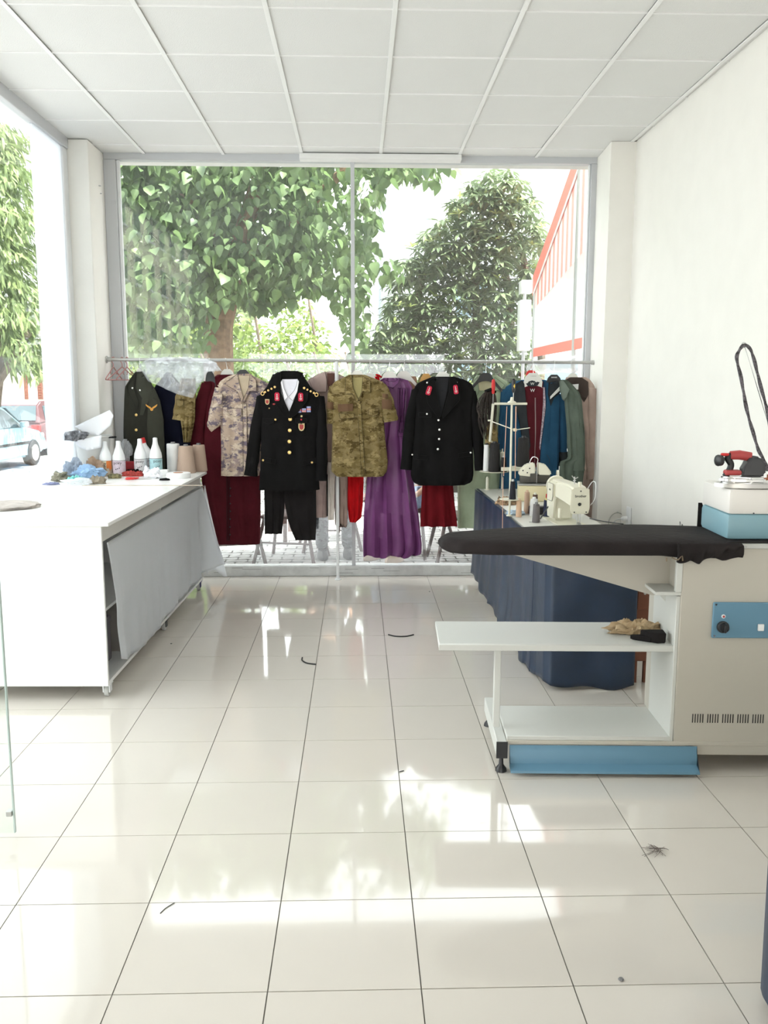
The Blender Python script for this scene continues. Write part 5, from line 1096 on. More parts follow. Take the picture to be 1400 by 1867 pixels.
# --- sewing machine
sm = thing('sewing_machine', 'cream industrial sewing machine on the near sewing table', 'sewing machine', (1.218, 5.17, .75), math.atan2(-.30, .034))
def sml(mb, n_, m, par=None, ang=.7): return mb.build(n_, m, par or sm, True, ang)
m_ = MB(); m_.box((-.06, -.085, 0), (.42, .085, .006), .002); sml(m_, 'bed', CREAM)
m_ = MB(); m_.prism([(-.055, -.06, .005), (.075, -.06, .005), (.065, -.06, .13), (.075, -.06, .165), (.075, -.06, .235), (-.05, -.06, .235), (-.055, -.06, .1)], (0, .12, 0)); bmesh.ops.bevel(m_.bm, geom=list(m_.bm.edges), offset=.014, segments=3, affect='EDGES'); sml(m_, 'pillar', CREAM)
m_ = MB(); m_.prism([(.02, -.052, .14), (.19, -.046, .155), (.29, -.045, .115), (.335, -.045, .115), (.335, -.045, .228), (.28, -.048, .242), (-.03, -.055, .245), (-.05, -.055, .20)], (0, .10, 0)); bmesh.ops.bevel(m_.bm, geom=list(m_.bm.edges), offset=.014, segments=3, affect='EDGES'); sml(m_, 'arm', CREAM)
m_ = MB(); m_.prism([(.334, -.050, .085), (.334, .050, .085), (.334, .058, .12), (.334, .052, .228), (.334, -.052, .228), (.334, -.058, .12)], (.012, 0, 0)); bmesh.ops.bevel(m_.bm, geom=list(m_.bm.edges), offset=.004, segments=2, affect='EDGES'); fp = sml(m_, 'face_plate', CREAM)
textmesh('brother', .021, lambda u, v, w_: Vector((.3468+w_, u, .186+v)), 'maker_print', POXY, fp, True)
m_ = MB()
for y, z, r in ((-.035, .095, .004), (.035, .095, .004), (0, .215, .004), (-.005, .14, .010)): m_.lathe([(r, 0), (r, .002), (r*.4, .003)], (.346, y, z), 10, (1, 0, 0))
sml(m_, 'screw', BLACKP, fp)
m_ = MB(); m_.prism([(-.04, -.0615, .12), (.05, -.0615, .12), (.065, -.0615, .15), (.065, -.0615, .225), (-.04, -.0615, .225)], (0, -.004, 0)); cp = sml(m_, 'cover_plate', CREAM); 
m_ = MB(); m_.tube([(-.04, -.066, .12), (.05, -.066, .12), (.065, -.066, .15), (.065, -.066, .225), (-.04, -.066, .225), (-.04, -.066, .12)], .0012, 5); sml(m_, 'plate_outline', BLACKP, cp)
textmesh('DT3', .014, lambda u, v, w_: Vector((.012+u, -.0665-w_, .185+v)), 'model_print', POXY, cp, True)
m_ = MB(); m_.lathe([(.02, 0), (.058, .002), (.062, .010), (.060, .024), (.05, .028), (.02, .03)], (-.055, 0, .20), 26, (-1, 0, 0)); sml(m_, 'hand_wheel', CREAM)
m_ = MB(); m_.tube([(.305, 0, .006+.03), (.305, 0, .118)], .005, 8); m_.tube([(.305, 0, .008), (.305, 0, .04)], .0015, 6); sml(m_, 'needle_bar', STEEL)
m_ = MB(); m_.tube([(.318, .012, .03), (.318, .012, .118)], .004, 8); m_.prism([(.295, -.004, .008), (.335, -.004, .008), (.34, -.004, .016), (.31, -.004, .032)], (0, .02, 0)); sml(m_, 'presser_foot', STEEL)
m_ = MB(); m_.lathe([(.014, 0), (.014, .004), (.009, .006), (.009, .02), (.013, .022), (.012, .026)], (.27, .052, .16), 14, (0, 1, 0)); m_.lathe([(.008, 0), (.008, .015)], (.23, .052, .2), 10, (0, 1, 0)); sml(m_, 'tension_knob', CHROME)
m_ = MB(); m_.lathe([(.008, 0), (.008, .02), (.012, .022), (.011, .034)], (.30, .01, .228), 12); sml(m_, 'pressure_knob', CREAM)
m_ = MB(); m_.tube([(.24, 0, .24), (.24, 0, .285)], .004, 8); m_.tube([(.225, -.01, .29), (.24, 0, .272), (.262, .012, .285)], .003, 6); m_.lathe([(.009, 0), (.009, .004)], (.24, 0, .262), 10); sml(m_, 'thread_guide', STEEL)
m_ = MB(); m_.tube(curvepts([(.30, .055, .22), (.30, .085, .262), (.325, .095, .25), (.33, .09, .17), (.32, .07, .13)], 5), .0022, 6); sml(m_, 'lever_wire', PLAST)
m_ = MB(); m_.box((.20, -.08, .04), (.225, -.062, .10), .005); sml(m_, 'knee_lift_arm', CREAM)
# slot marks/bobbin winder on table, drive belt
m_ = MB(); m_.tube([py(1011, 905, 5.26), pz(985, 946, .762)], .004, 6); tag(m_.build('drive_belt', BLACKP), 'black drive belt slanting down to the table left of the machine', 'belt')
# --- overlock
p = pz(978, 912, .76); ov = thing('overlock_machine', 'cream overlock machine on the far sewing table', 'sewing machine', (p.x, p.y, .76), R(-8))
def ovl(mb, n_, m, par=None): return mb.build(n_, m, par or ov, True)
m_ = MB(); m_.box((-.13, -.08, 0), (.13, .12, .11), .008); ovl(m_, 'base_housing', mat('overlock_yellowed', (.66, .58, .36), .4))
m_ = MB(); m_.box((-.133, -.083, .11), (.133, .12, .121), .003); ovl(m_, 'cloth_plate', STEEL)
m_ = MB(); m_.prism([(-.13, -.03, .175), (-.125, -.03, .205), (-.08, -.03, .25), (-.02, -.03, .262), (-.01, -.03, .20), (-.03, -.03, .165)], (0, .10, 0)); bmesh.ops.bevel(m_.bm, geom=list(m_.bm.edges), offset=.008, segments=2, affect='EDGES'); ovl(m_, 'head', CREAM)
m_ = MB(); m_.prism([(.005, -.035, .18), (.0, -.035, .262), (.055, -.035, .25), (.095, -.035, .20), (.09, -.035, .18)], (0, .10, 0)); bmesh.ops.bevel(m_.bm, geom=list(m_.bm.edges), offset=.006, segments=2, affect='EDGES'); ovl(m_, 'side_cover', CREAM)
m_ = MB(); m_.box((-.12, -.02, .12), (.09, .07, .18), .01); m_.box((-.05, -.035, .125), (.0, -.02, .19), .003); ovl(m_, 'mechanism', mat('oily_dark_metal', (.09, .085, .075), .4, .6))
m_ = MB(); m_.tube(curvepts([(-.06, 0, .25), (-.035, 0, .30), (-.0, .0, .29), (-.005, 0, .25)], 5), .003, 6); m_.tube([(-.005, -.036, .27), (-.005, -.036, .12)], .003, 6); ovl(m_, 'thread_guide', CHROME)
m_ = MB()
for x, z in ((-.1, .21), (-.07, .195), (-.055, .225)): m_.lathe([(.005, 0), (.005, .002)], (x, -.031, z), 8, (0, -1, 0))
ovl(m_, 'screw', BLACKP); m_ = MB(); m_.lathe([(.02, 0), (.05, .002), (.05, .018), (.02, .02)], (.132, .03, .16), 20, (1, 0, 0)); ovl(m_, 'hand_wheel', CREAM)
# --- thread stands
IV = mat('stand_ivory', (.70, .68, .56), .45)
def T3(c): return py(c[0], c[1], c[2])
p = pz(928, 941, .75); ts = thing('thread_stand', 'tall ivory thread stand with crossarm on the near sewing table', 'thread stand', p)
top = py(933, 737, p.y); m_ = MB(); m_.tube([p, (p.x+.003, p.y, .88), (top.x, p.y, top.z)], [.007, .007, .0065], 10); m_.lathe([(.018, 0), (.018, .005), (.008, .01)], p, 12); m_.build('pole', IV, ts)
a = py(900, 737, p.y+.02); b = py(962, 739, p.y-.02); m_ = MB(); m_.box((a.x, p.y-.008, top.z-.004), (b.x, p.y+.008, top.z+.010), .002); m_.build('crossarm', IV, ts)
m_ = MB(); m_.lathe([(.028, 0), (.026, .006), (.012, .014), (.008, .035)], (top.x, p.y, top.z+.008), 16); m_.build('crossarm_cap', IV, ts)
c = py(932, 909, p.y); m_ = MB(); m_.lathe([(.062, 0), (.064, .003), (.060, .005), (.006, .005)], (p.x+.002, p.y, c.z-.006), 26); pl_ = m_.build('spool_plate', IV, ts)
cone('thread_cone', 'slim dark navy thread cone on the plate of the near thread stand', (c.x+.003, p.y-.024, c.z+.0), .11, .022, .014, TH('ink', (.014, .014, .022)), mat('core_silver', (.5, .5, .5), .4))
m_ = MB(); a = py(893, 767, p.y+.1); b = py(938, 784, p.y); c3 = py(966, 780, p.y-.05); m_.tube([a, b], .003, 6); m_.tube([b, c3], .0025, 6); m_.box((b.x-.008, b.y-.012, b.z-.008), (b.x+.012, b.y+.01, b.z+.01), .002); m_.box((a.x-.012, a.y-.01, a.z-.004), (a.x+.012, a.y+.01, a.z+.006), .002); m_.build('thread_arm', IV, ts)
m_ = MB()
for x0, y0_, x1, y1_, dy in ((924, 741, 918, 868, .0), (940, 741, 939, 872, -.02), (941, 741, 940, 790, -.02)): m_.tube([py(x0, y0_, p.y+dy), py(x1, y1_, p.y+dy)], .0022, 5)
m_.tube([py(917, 870, p.y), py(916, 965, p.y-.1)], .002, 5); m_.build('thread', mat('peach_thread', (.70, .42, .30), .8), ts)
# far stand
p = pz(888, 893, .76); fs = thing('thread_stand', 'far ivory thread stand with tilted rod at the far end of the tables', 'thread stand', p)
m_ = MB(); m_.lathe([(.02, 0), (.02, .004), (.011, .008), (.011, .09), (.006, .1)], p, 12); m_.build('foot', IV, fs)
c = py(886, 860, p.y); pc = Vector((p.x+.05, p.y, c.z)); m_ = MB(); m_.lathe([(.11, 0), (.112, .003), (.108, .005), (.006, .005)], pc, 28); m_.build('spool_plate', IV, fs)
a = py(893, 805, p.y-.02); b = py(899, 736, p.y-.02); m_ = MB(); m_.tube([a, b], .010, 8); m_.tube([(pc.x-.02, pc.y, pc.z), (pc.x-.02, pc.y, a.z)], .005, 8); m_.tube([(a.x, a.y, a.z), (pc.x-.02, pc.y, a.z+.0)], .005, 6); m_.build('rod', IV, fs)
m_ = MB(); m_.tube([(pc.x+.06, pc.y, pc.z), (pc.x+.07, pc.y, .762)], .003, 6); m_.tube([(pc.x+.03, p.y-.03, .763), (pc.x+.12, p.y+.02, .763)], .004, 6); m_.build('brace', STEEL, fs)
cone('thread_cone', 'tall white cone on the far thread stand, leftmost', (pc.x-.062, pc.y-.01, pc.z+.006), .20, .024, .02, TH('white', (.84, .84, .84)))
cone('thread_cone', 'thick black cone beside the white cone on the far thread stand', (pc.x-.005, pc.y-.045, pc.z+.006), .215, .044, .036, TH('black', (.018, .016, .016)))
cone('thread_cone', 'small black cone at the right rim of the far spool plate', (pc.x+.06, pc.y-.07, pc.z+.006), .11, .028, .018, TH('black', (.018, .016, .016)), mat('core_silver', (.5, .5, .5), .4))
m_ = MB(); q_ = py(917, 845, p.y); m_.lathe([(.006, 0), (.017, .10), (.012, .105), (.004, .107), (.004, .13)], (q_.x, p.y+.04, q_.z-.02), 14); m_.tube([(q_.x, p.y+.04, q_.z-.02), (q_.x, p.y+.04, .762)], .004, 6); tag(m_.build('spool_pin', IV), 'ivory tapered spool holder right of the small black cone', 'thread holder')
# big black cone at right on third plate
q_ = py(953, 850, 6.35); m_ = MB(); t = thing('spool_rack', 'ivory spool rack with round plates behind the tall thread stand', 'thread stand', (q_.x, 6.35, .76))
m_ = MB(); m_.lathe([(.085, 0), (.087, .003), (.006, .005)], (q_.x, 6.35, q_.z-.006), 26); m_.build('spool_plate', IV, t); m_ = MB(); m_.box((q_.x-.16, 6.34, q_.z-.035), (q_.x+.09, 6.36, q_.z-.008), .003); m_.tube([(q_.x, 6.35, .762), (q_.x, 6.35, q_.z)], .008, 8); m_.lathe([(.03, 0), (.03, .006)], (q_.x, 6.35, .7605), 12); m_.build('post', IV, t)
cone('thread_cone', 'big black cone standing behind the overlock machine', (q_.x, 6.35, q_.z), .21, .050, .038, TH('black', (.018, .016, .016)))
# --- spools on near table
def sp(label, x, yb, h, wpx, m, r1=.8, core=None, z=.75):
    p = pz(x, yb, z); k = p.y/F_PX; return cone('thread_cone', label, p, h*k, wpx/2*k, wpx/2*k*r1, m, core)
sp('peach thread cone nearest the thread stand pole', *z4(527, 1512), 31, 11, TH('peach', (.66, .44, .30)), .85, mat('core_peach', (.7, .5, .35), .6))
sp('tan thread cone behind the peach cone', *z4(600, 1480), 40, 11, TH('tan', (.52, .35, .25)), .85, mat('core_peach', (.7, .5, .35), .6))
sp('white thread cone half behind the grey cone', *z4(665, 1500), 31, 16, TH('white', (.84, .84, .84)), .85, WHITEP)
sp('grey thread cone, front-most on the near sewing table', *z4(685, 1562), 34, 15, TH('grey', (.15, .135, .135)), .78, GC)
sp('navy thread cone with yellow top left of the sewing machine', *z4(783, 1505), 30, 14, TH('navy', (.02, .025, .06)), .85, mat('core_yellow', (.65, .55, .2), .6))
sp('brown thread spool with ivory cap behind the white cone', *z4(675, 1450), 29, 10, TH('brown', (.10, .05, .035)), .9, IV)
sp('red thread spool behind the navy cone', *z4(798, 1440), 28, 12, TH('red', (.55, .02, .015)), .9, REDP)
crumple('patterned_cloth', 'leopard patterned scrap under the stand plate', 'cloth', pz(925, 925, .75)+Vector((-.0, .06, 0)), .07, .04, .05, mat('leopard_print', (.26, .17, .10), .85, var=.95, vscale=50), 81, 0, .6)
crumple('light_blue_cloth', 'light blue scrap on the table at the stand foot', 'cloth', pz(940, 938, .75), .055, .04, .022, fabric('light_blue_scrap', (.42, .52, .62)), 84, 0, .6)
m_ = MB(); p = pz(985, 940, .75); m_.box((p.x-.06, p.y+.03, .75), (p.x+.09, p.y+.09, .80), .004); m_.box((p.x-.05, p.y+.0295, .76), (p.x-.02, p.y+.031, .775)); tag(m_.build('needle_box', mat('dark_box', (.04, .035, .04), .5)), 'dark narrow box between cones and sewing machine', 'box')
for i, (x, y) in enumerate(((968, 952), (983, 952), (1000, 948), (975, 945))):
    p = pz(x, y, .7505); m_ = MB(); m_.box((p.x-.012, p.y-.004, .7502), (p.x+.012, p.y+.004, .753), .001, Matrix.Rotation(.5*i, 3, 'Z')); tag(m_.build('metal_clip', STEEL), ['small steel clip left of the grey cone', 'small steel clip right of the grey cone', 'small steel clip near the sewing machine pillar', 'small steel clip behind the grey cone'][i], 'clip')
m_ = MB(); a = pz(1075, 945, .755); m_.tube(curvepts([a, a+Vector((.05, -.10, -.002)), a+Vector((.14, -.22, .0))], 5), .003, 6); tag(m_.build('machine_cable', BLACKP), 'thin dark cable lying on the near table right of the machine', 'cable')
# --- hank of dark cords with red and yellow handled tools
hk = py(893, 715, 6.60); t = thing('cord_hank', 'hank of thin black and brown cords tied to the top of the far stand rod', 'cord bundle', hk); rr = random.Random(5); m_ = MB()
for k in range(130):
    a0 = rr.uniform(-1, 1); d0 = rr.uniform(-1, 1); L_ = rr.uniform(.10, .36)
    m_.tube(curvepts([(hk.x+.01*a0, hk.y+.01*d0, hk.z+.02), (hk.x+.055*a0-.01, hk.y+.03*d0, hk.z-.03), (hk.x+.075*a0-.022, hk.y+.04*d0, hk.z-L_*.6), (hk.x+.05*a0-.01+.02*rr.uniform(-1, 1), hk.y+.04*d0, hk.z-L_)], 4), .0022, 4)
o = m_.build('cords', mat('dark_cord', (.035, .025, .02), .7, var=.6, vscale=30), t, kind='stuff')
m_ = MB(); m_.tube([(hk.x-.035, hk.y, hk.z+.005), (hk.x, hk.y-.03, hk.z+.022), (hk.x+.04, hk.y, hk.z)], .012, 8); m_.build('tie', BLK, t)
crumple('camo_pouch', 'small camouflage cloth pouch hanging under the cord hank', 'pouch', Vector((hk.x+.02, 6.60, hk.z-.42)), .045, .03, .17, CG_, 91, 0, .4)
t = thing('screwdriver', 'red handled screwdriver stuck upright in the cord hank', 'screwdriver', py(899, 718, 6.57)); a = t.location; m_ = MB(); m_.lathe([(.009, 0), (.013, .02), (.015, .06), (.013, .098), (.006, .108)], a, 12); m_.build('handle', REDP, t); m_ = MB(); m_.tube([a-Vector((0, 0, .12)), a], .003, 6); m_.build('shaft', STEEL, t)
t = thing('screwdriver', 'black and yellow screwdriver standing in the near stand cap', 'screwdriver', py(936, 716, 5.36)); a = t.location; m_ = MB(); m_.lathe([(.007, 0), (.011, .012), (.013, .05), (.012, .075), (.005, .086)], a, 12); m_.build('handle', BLACKP, t); m_ = MB(); m_.lathe([(.0015, 0), (.006, .02), (.002, .045)], a+Vector((.002, -.0085, .02)), 10); m_.build('yellow_inlay', mat('yellow_plastic', (.75, .5, .05), .4), t); m_ = MB(); m_.tube([a-Vector((0, 0, .06)), a], .003, 6); m_.build('shaft', STEEL, t)

# ================================================================== IRONING STATION
ir = thing('ironing_station', 'white vacuum ironing station with long black board and blue control panel', 'ironing table', (.605, 3.338, 0), -.045)
def il(mb, n_, m, par=None, ang=.7, label=None): return mb.build(n_, m, par or ir, True, ang, label=label)
m_ = MB(); m_.box((.67, 0, .128), (1.36, .42, .945), .004); il(m_, 'cabinet', MACH)
m_ = MB(); m_.box((.655, .002, .128), (.67, .30, .735), .002); il(m_, 'side_panel', MACHIN)
m_ = MB(); m_.box((.57, .0, .738), (.672, .30, .752), .002); m_.prism([(.60, .14, .738), (.672, .14, .738), (.672, .14, .66)], (0, .006, 0)); il(m_, 'side_ledge', MACHIN)
m_ = MB(); m_.prism([(.03, .15, .90), (.03, .15, .868), (.60, .15, .703), (.672, .15, .703), (.672, .15, .90)], (0, .012, 0)); il(m_, 'board_bracket', MACH)
m_ = MB(); m_.box((.648, -.002, .752), (.672, .02, .93), .002); il(m_, 'corner_strip', MACHIN)
m_ = MB(); m_.box((-.283, .015, .508), (.657, .35, .531), .003); m_.box((-.283, .012, .503), (.657, .02, .529), .002); il(m_, 'side_shelf', MACHIN)
m_ = MB(); m_.box((-.05, .085, .15), (-.022, .115, .508), .003); il(m_, 'shelf_post', MACHIN)
m_ = MB(); m_.box((-.045, -.018, .065), (-.003, .49, .13), .003); il(m_, 'base_rail', MACHIN)
m_ = MB(); m_.box((-.047, -.022, .062), (-.001, -.016, .132), .001); il(m_, 'end_cap', BLACKP)
for v_ in (.0, .47, ):
    m_ = MB(); m_.lathe([(.024, .001), (.022, .012), (.010, .028), (.008, .065)], (-.024, v_, 0), 14); il(m_, 'levelling_foot', BLACKP)
for v_ in (.03, .38): m_ = MB(); m_.lathe([(.022, .001), (.02, .01), (.008, .02), (.008, .08)], (1.3, v_, 0), 12); il(m_, 'levelling_foot', BLACKP)
m_ = MB(); m_.box((-.003, 0, .132), (.657, .335, .15), .002); il(m_, 'bottom_shelf', MACHIN)
m_ = MB(); m_.box((-.003, -.004, .115), (1.36, .03, .132), .002); m_.box((.75, -.002, .075), (1.36, .40, .128), .003); il(m_, 'plinth', MACH)
m_ = MB(); prof = [(-.010, .114), (-.006, .114), (-.006, .085), (-.012, .075), (-.012, .040), (-.058, .026), (-.060, .017), (-.016, .028), (-.018, .078), (-.010, .090)]
m_.prism([(.008, v_, z_) for v_, z_ in prof], (.757, 0, 0)); il(m_, 'water_tray', BLUE)
m_ = MB(); m_.box((.797, -.010, .568), (1.12, .0, .714), .004); cpn = il(m_, 'control_panel', BLUE)
m_ = MB()
for u_, z_ in ((.807, .705), (.807, .578)): m_.lathe([(.004, 0), (.004, .002)], (u_, -.010, z_), 10, (0, -1, 0))
il(m_, 'screw', CHROME, cpn)
m_ = MB(); m_.lathe([(.024, 0), (.024, .008), (.019, .012), (.018, .024), (.004, .026)], (.838, -.010, .615), 18, (0, -1, 0)); m_.box((.834, -.045, .598), (.842, -.034, .632), .002); il(m_, 'dial_knob', BLACKP, cpn)
m_ = MB(); m_.lathe([(.008, 0), (.008, .004), (.006, .005)], (.838, -.010, .658), 14, (0, -1, 0)); il(m_, 'indicator_rim', WHITEP, cpn); m_ = MB(); m_.lathe([(.0045, .0), (.0045, .007), (.001, .008)], (.838, -.010, .658), 10, (0, -1, 0)); il(m_, 'indicator_lamp', BRD, cpn)
m_ = MB(); m_.box((.975, -.018, .600), (.999, -.010, .628), .002); il(m_, 'rocker_switch', WHITEP, cpn)
m_ = MB()
x_ = .742
for gx in range(5):
    for k in range(5): u_ = .742+gx*.0605+k*.0102; m_.box((u_, -.0008, .212), (u_+.0038, .002, .249))
il(m_, 'vent_slots', BLACKP)
m_ = MB(); m_.box((.84, -.012, .930), (1.36, .0, .950), .002); il(m_, 'top_trim', mat('aluminium_trim', (.6, .6, .58), .35, .8))
m_ = MB(); m_.tube([(.857, -.012, .94), (.857, -.016, .94)], .004); m_.tube([(.91, -.012, .938), (.91, -.015, .938)], .003); il(m_, 'rivet', STEEL)
# board
front = [(-.285, .14), (-.27, .07), (-.20, .02), (-.08, -.012), (.1, -.02), (.4, -.02), (.66, -.02), (.87, -.02)]
back = [(.96, .40), (.85, .43), (.65, .44), (.45, .425), (.25, .39), (.05, .34), (-.1, .29), (-.22, .235), (-.27, .19)]
def bf(u, tab): 
    xs = [a for a, b in tab]; ys = [b for a, b in tab]; o_ = np.argsort(xs); return float(np.interp(u, np.array(xs)[o_], np.array(ys)[o_]))
def board(s_, t_):
    u = -.285+(1.0*1.20)*(s_**1.5 if s_ < .2 else s_*1.0-(.2-.2**1.5)*(1-(s_-.2)/.8)); u = min(u, .90+.0*t_)
    f0 = bf(u, front); b0_ = bf(u, back+[(-.285, .145)])
    a = 2*pi*t_; cy_ = (f0+b0_)/2; hw = max(.002, (b0_-f0)/2); c_, sn = cos(a), sin(a)
    ed = min(1, (u+.287)/.05)**.5; zc = .9235; hh = .034*ed
    sag = .014*max(0, (u-.55)/.3)*noise.noise((u*22, t_*3, 0)) if sn < .2 else 0
    if c_ > 0.2: sag = 0
    low = -.012*max(0, min(1, (u-.6)/.12))*(1 if sn < -.3 else 0)*(1+.5*sin(u*40)) if c_ < .3 else 0
    crown = .008*sin(max(0, min(1, (u+.2)/1.1))*pi)
    return Vector((u, cy_+hw*math.copysign(abs(c_)**.55, c_), zc+hh*math.copysign(abs(sn)**.5, sn)+(crown if sn > 0 else 0)+low+sag))
BC = mat('board_black_cloth', (.020, .016, .016), .88, bump=.4, bscale=30, var=.25, vscale=5, spec=.25)
m_ = MB(); m_.grid(board, 90, 48); bmesh.ops.remove_doubles(m_.bm, verts=m_.bm.verts, dist=1e-5); il(m_, 'board', BC, ang=1.4, label='long black padded ironing board')
# bunched cover end
m_ = MB()
def bunch(u, v):
    x = .64+.25*u; z = .952-.075*v*(1-.75*max(0, u-.35)/.65)-.006*sin(u*23)*v; y = -.022-.012*sin(v*pi)-.006*sin(u*37+v*2)*v; return Vector((x, y, z))
m_.grid(bunch, 40, 10, (0, .012, 0)); il(m_, 'gathered_cover_end', BC, ang=2)
m_ = MB(); m_.box((.84, .0, .946), (1.36, .36, .955), .003); il(m_, 'boiler_mat', BC)
m_ = MB(); m_.prism([(.845, .36, .955), (.845, .36, 1.06), (.86, .36, 1.06), (.90, .36, .955)], (0, .004, 0)); il(m_, 'loose_cover_corner', BC)
# strings under board
m_ = MB(); m_.tube(curvepts([(.62, -.02, .895), (.64, -.035, .89), (.655, -.03, .905), (.66, -.03, .885)], 4), .003, 5); m_.tube([(.60, -.02, .895), (.60, -.022, .88)], .003, 5); il(m_, 'cover_string', mat('brown_string', (.2, .15, .1), .8))
# boiler box
bx = thing('steam_boiler', 'white and pale blue steam boiler box standing on the ironing station', 'steam boiler', ir.location+Vector((.85, -.03, .955)), -.045)
bt = mat('boiler_blue', (.22, .38, .44), .4); bwh = mat('boiler_white', (.80, .77, .73), .4)
m_ = MB(); m_.box((0, .03, .0), (.46, .34, .105), .018); m_.build('lower_tank', bt, bx, True)
m_ = MB(); m_.box((.001, .031, .100), (.459, .339, .205), .018); m_.build('upper_cover', bwh, bx, True)
m_ = MB(); m_.tube([(.10, .0305, .108), (.10, .027, .108)], .003); m_.build('screw', BLACKP, bx, True)
# iron
p = Matrix.Rotation(-.045, 3, 'Z') @ Vector((-.036, .098, .206))+bx.location; io = thing('steam_iron', 'chrome steam iron with red and black handle on top of the boiler', 'iron', p, -.12)
def iol(mb, n_, m, ang=.7): return mb.build(n_, m, io, True, ang)
sol = [(.0, 0), (.02, -.032), (.06, -.052), (.13, -.058), (.195, -.055), (.205, -.03), (.205, .03), (.195, .055), (.13, .058), (.06, .052), (.02, .032)]
m_ = MB(); m_.prism([(x, y, .0) for x, y in sol], (0, 0, .016)); iol(m_, 'sole_plate', mat('dull_aluminium', (.55, .54, .52), .35, .85))
m_ = MB(); m_.prism([(x*.86+.015, y*.8, .016) for x, y in sol], (0, 0, .026)); bmesh.ops.bevel(m_.bm, geom=list(m_.bm.edges), offset=.008, segments=3, affect='EDGES'); iol(m_, 'chrome_housing', CHROME)
m_ = MB(); m_.tube(curvepts([(.04, 0, .04), (.055, 0, .065), (.06, 0, .09), (.045, 0, .115), (.06, 0, .125)], 4), .013, 10); iol(m_, 'front_bracket', BLACKP)
m_ = MB(); m_.tube([(.055, 0, .125), (.09, 0, .127), (.135, 0, .120)], [.017, .019, .018], 14, True, .8); iol(m_, 'red_grip', mat('red_grip', (.45, .06, .06), .4))
m_ = MB(); m_.prism([(.10, -.028, .04), (.095, -.028, .065), (.115, -.028, .10), (.13, -.028, .125), (.165, -.028, .122), (.185, -.028, .10), (.19, -.028, .05), (.175, -.028, .04)], (0, .056, 0)); bmesh.ops.bevel(m_.bm, geom=list(m_.bm.edges), offset=.009, segments=3, affect='EDGES'); iol(m_, 'rear_housing', mat('dark_grey_plastic', (.045, .045, .048), .45))
m_ = MB(); m_.lathe([(.016, 0), (.022, .003), (.023, .018), (.018, .022), (.004, .024)], (.022, -.004, .105), 12, (-.9, -.4, 0)); iol(m_, 'thermostat_dial', BLACKP)
m_ = MB(); m_.box((.02, -.012, .122), (.05, .012, .134), .005); iol(m_, 'trigger', REDP)
m_ = MB(); m_.box((.035, -.022, .046), (.10, .022, .068), .009); iol(m_, 'heat_guard', mat('red_grip', (.45, .06, .06), .4))
m_ = MB(); m_.tube([(.19, 0, .03), (.215, 0, .035)], .006); m_.lathe([(.009, 0), (.009, .02)], (.21, .0, .03), 10); iol(m_, 'steam_valve', mat('copper', (.55, .22, .13), .35, .7))
m_ = MB(); m_.box((.17, -.05, .0), (.245, .05, .006), .003); iol(m_, 'heel_rest', BLACKP)
# hose on a sprung rod
def hp(x, y, v_=.17):
    n_ = Vector((sin(.045), cos(.045), 0)); P0 = Vector((.605, 3.338, 0)); r_ = ray(x, y); return O+r_*(((P0+n_*v_-O).dot(n_))/r_.dot(n_))
hs = thing('steam_hose', 'grey flecked steam hose with cable looped up over a thin spring rod', 'hose', hp(1400, 870)); HM = mat('flecked_hose', (.10, .09, .10), .7, var=.9, vscale=120)
cpts = [hp(*c_) for c_ in ((1363, 841), (1385, 845), (1397, 856), (1392, 838), (1380, 812), (1368, 775), (1360, 735), (1350, 690), (1344, 655), (1350, 634), (1357, 629), (1368, 636), (1376, 665), (1388, 705), (1397, 745), (1405, 790), (1420, 850), (1440, 900))]
cc = curvepts(cpts, 12); m_ = MB(); m_.tube(cc, .0055, 8); m_.build('hose', HM, hs)
m_ = MB(); n_ = len(cc); m_.tube([c_+Vector((.0065*cos(i*.22), .0065*sin(i*.22)*.6, .003*sin(i*.22))) for i, c_ in enumerate(cc)], .0042, 7); m_.build('cable', HM, hs)
rd = [hp(1356, 629, .18), hp(1364, 652, .18), hp(1389, 735, .19), hp(1425, 850, .22), hp(1450, 930, .25)]
m_ = MB(); m_.tube(curvepts(rd, 4), .0016, 6); q_ = rd[0]; m_.tube([q_+Vector((.010*cos(a), 0, .010*sin(a))) for a in [k*pi/6 for k in range(13)]], .0022, 6); m_.build('spring_rod', CHROME, hs)
# cloths on the shelf
sp_ = lambda x, y, z: Vector(pz(x, y, z))
crumple('tan_cloth', 'crumpled tan cloth lying on the middle shelf of the ironing station', 'cloth', sp_(1158, 1152, .532), .10, .05, .034, mat('tan_lining_cloth', (.50, .37, .22), .7, bump=.6, bscale=25, var=.15), 101, .1, 1.0, n=40)
c_ = sp_(1192, 1172, .532); m_ = MB(); m_.prism([c_+Vector(q_) for q_ in ((-.045, .05, 0), (-.02, .01, 0), (.01, -.012, 0), (.045, -.008, 0), (.052, .05, 0))], (.002, 0, .042)); m_.prism([c_+Vector(q_) for q_ in ((-.085, .05, 0), (-.01, .0, 0), (.01, .05, 0))], (.0, 0, .022)); bmesh.ops.bevel(m_.bm, geom=list(m_.bm.edges), offset=.004, segments=1, affect='EDGES'); tag(m_.build('black_cloth', CHAR), 'folded black scrap tucked against the cabinet beside the tan cloth', 'cloth')

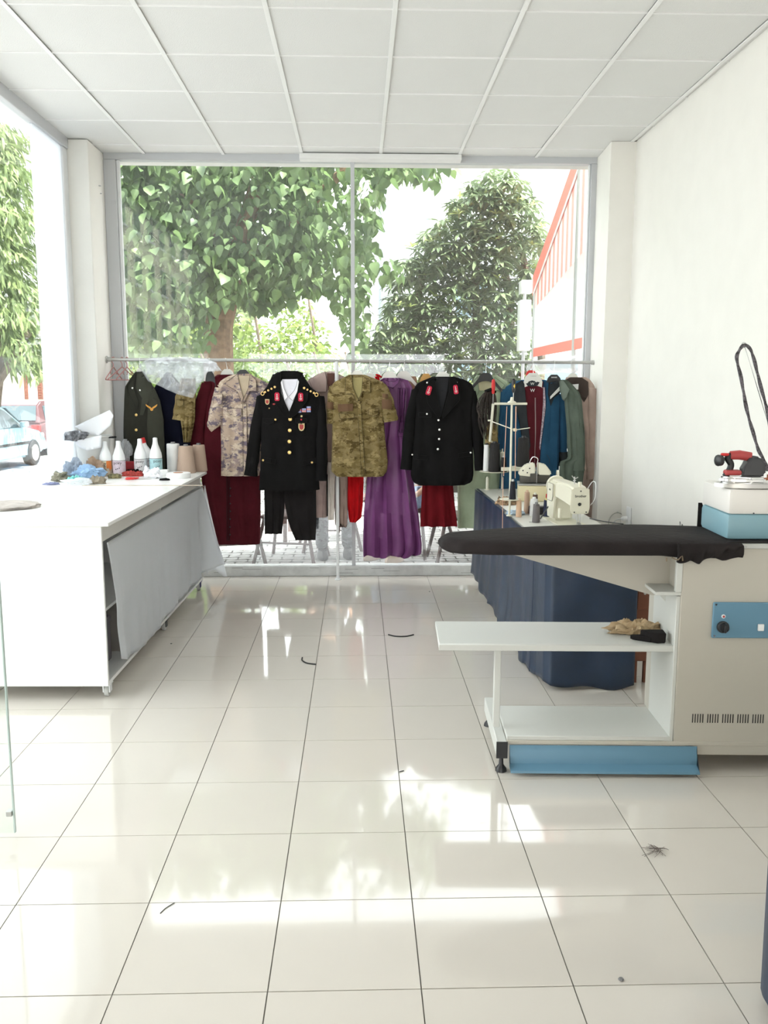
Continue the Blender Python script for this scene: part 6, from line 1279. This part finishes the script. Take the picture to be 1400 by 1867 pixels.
# ================================================================== WALL FITTINGS, FLOOR LITTER
t = thing('wall_socket', 'white double wall socket with plug low on the right wall', 'socket', (XR, 6.34, .56))
m_ = MB(); m_.box((XR-.012, 6.26, .50), (XR, 6.36, .66), .005); m_.build('plate', WHITEP, t); m_ = MB(); m_.lathe([(.018, 0), (.018, .03), (.008, .045)], (XR-.012, 6.33, .57), 12, (-1, 0, 0)); m_.build('plug', WHITEP, t)
m_ = MB(); m_.tube(curvepts([(XR-.055, 6.33, .57), (XR-.09, 6.36, .55), (XR-.10, 6.42, .48), (XR-.06, 6.46, .3)], 6), .005, 7); m_.build('plug_lead', mat('white_cable', (.7, .7, .68), .5), t)
m_ = MB(); c_ = py(1125, 955, 6.50); m_.tube([(c_.x+.065*cos(a), 6.505+.003*sin(3*a), c_.z+.085*sin(a)) for a in [k*pi/14-.6 for k in range(33)]], .004, 7); m_.tube([(c_.x, 6.514, c_.z+.09), (c_.x, 6.49, c_.z+.09)], .003); tag(m_.build('cable_loop', mat('grey_cable', (.5, .5, .46), .5)), 'coiled grey cable hung on a nail on the right pillar', 'cable')
m_ = MB(); c_ = pz(1232, 955, .9); c_ = Vector((XR-.008, 5.2, .66)); m_.tube(curvepts([c_, c_+Vector((-.01, .02, .05)), c_+Vector((-.005, .035, .02)), c_+Vector((-.01, .06, .06)), c_+Vector((-.005, .07, .02))], 5), .0014, 5); tag(m_.build('wire_scrap', BLACKP), 'thin bent wire sticking out above the board by the right wall', 'wire')
DK = mat('dark_strap', (.02, .02, .02), .6)
def litter(label, pts, r=.003, nm='black_strip', cat='scrap', m=DK):
    P_ = [pz(x, y, r+.0006) for x, y in pts]; m_ = MB(); m_.tube(curvepts(P_, 6), r, 7); tag(m_.build(nm, m), label, cat)
litter('curved black plastic strip on the floor left of the ironing shelf', [(708, 1157), (722, 1160), (740, 1160), (754, 1157)], .004)
litter('hooked black strip on the floor in the middle aisle', [(551, 1199), (551, 1204), (560, 1209), (576, 1211)], .004)
litter('tiny dark thread end on a near floor tile', [(728, 1407), (732, 1406), (736, 1405)], .0018)
litter('short pale hair-like scratch thread on the near left floor', [(292, 1665), (303, 1655), (318, 1646)], .0012)
rr = random.Random(9); m_ = MB()
for k in range(16):
    c_ = pz(1196+rr.uniform(-8, 8), 1553+rr.uniform(-4, 4), .003); L_ = rr.uniform(.02, .05); an = rr.uniform(0, 6.3)
    m_.tube(curvepts([c_+Vector((-L_*cos(an), -L_*sin(an), 0)), c_+Vector((.01, .0, .006)), c_+Vector((L_*cos(an+.8), L_*sin(an+.8), .001))], 4), .0007, 4)
tag(m_.build('thread_tangle', mat('brown_thread', (.12, .09, .08), .9)), 'small tangle of brown thread on the near right floor', 'thread', kind='stuff')
for x, y, s_, lb_ in ((1132, 1787, .008, 'grey pebble on the nearest right floor tiles'), (700, 1047, .006, 'tiny pebble at the foot of the window sill'), (312, 1174, .006, 'small black crumb on the floor beside the cutting table'), (783, 1079, .006, 'black crumb on the far floor left of the navy skirt')):
    c_ = pz(x, y, 0); m_ = MB(); m_.lathe([(s_*.6, 0), (s_, s_*.3), (s_*.7, s_*.7), (s_*.1, s_*.85)], c_, 9); tag(m_.build('pebble', mat('pebble_grey', (.2, .2, .2), .8)), lb_, 'pebble')
bpy.context.view_layer.update()
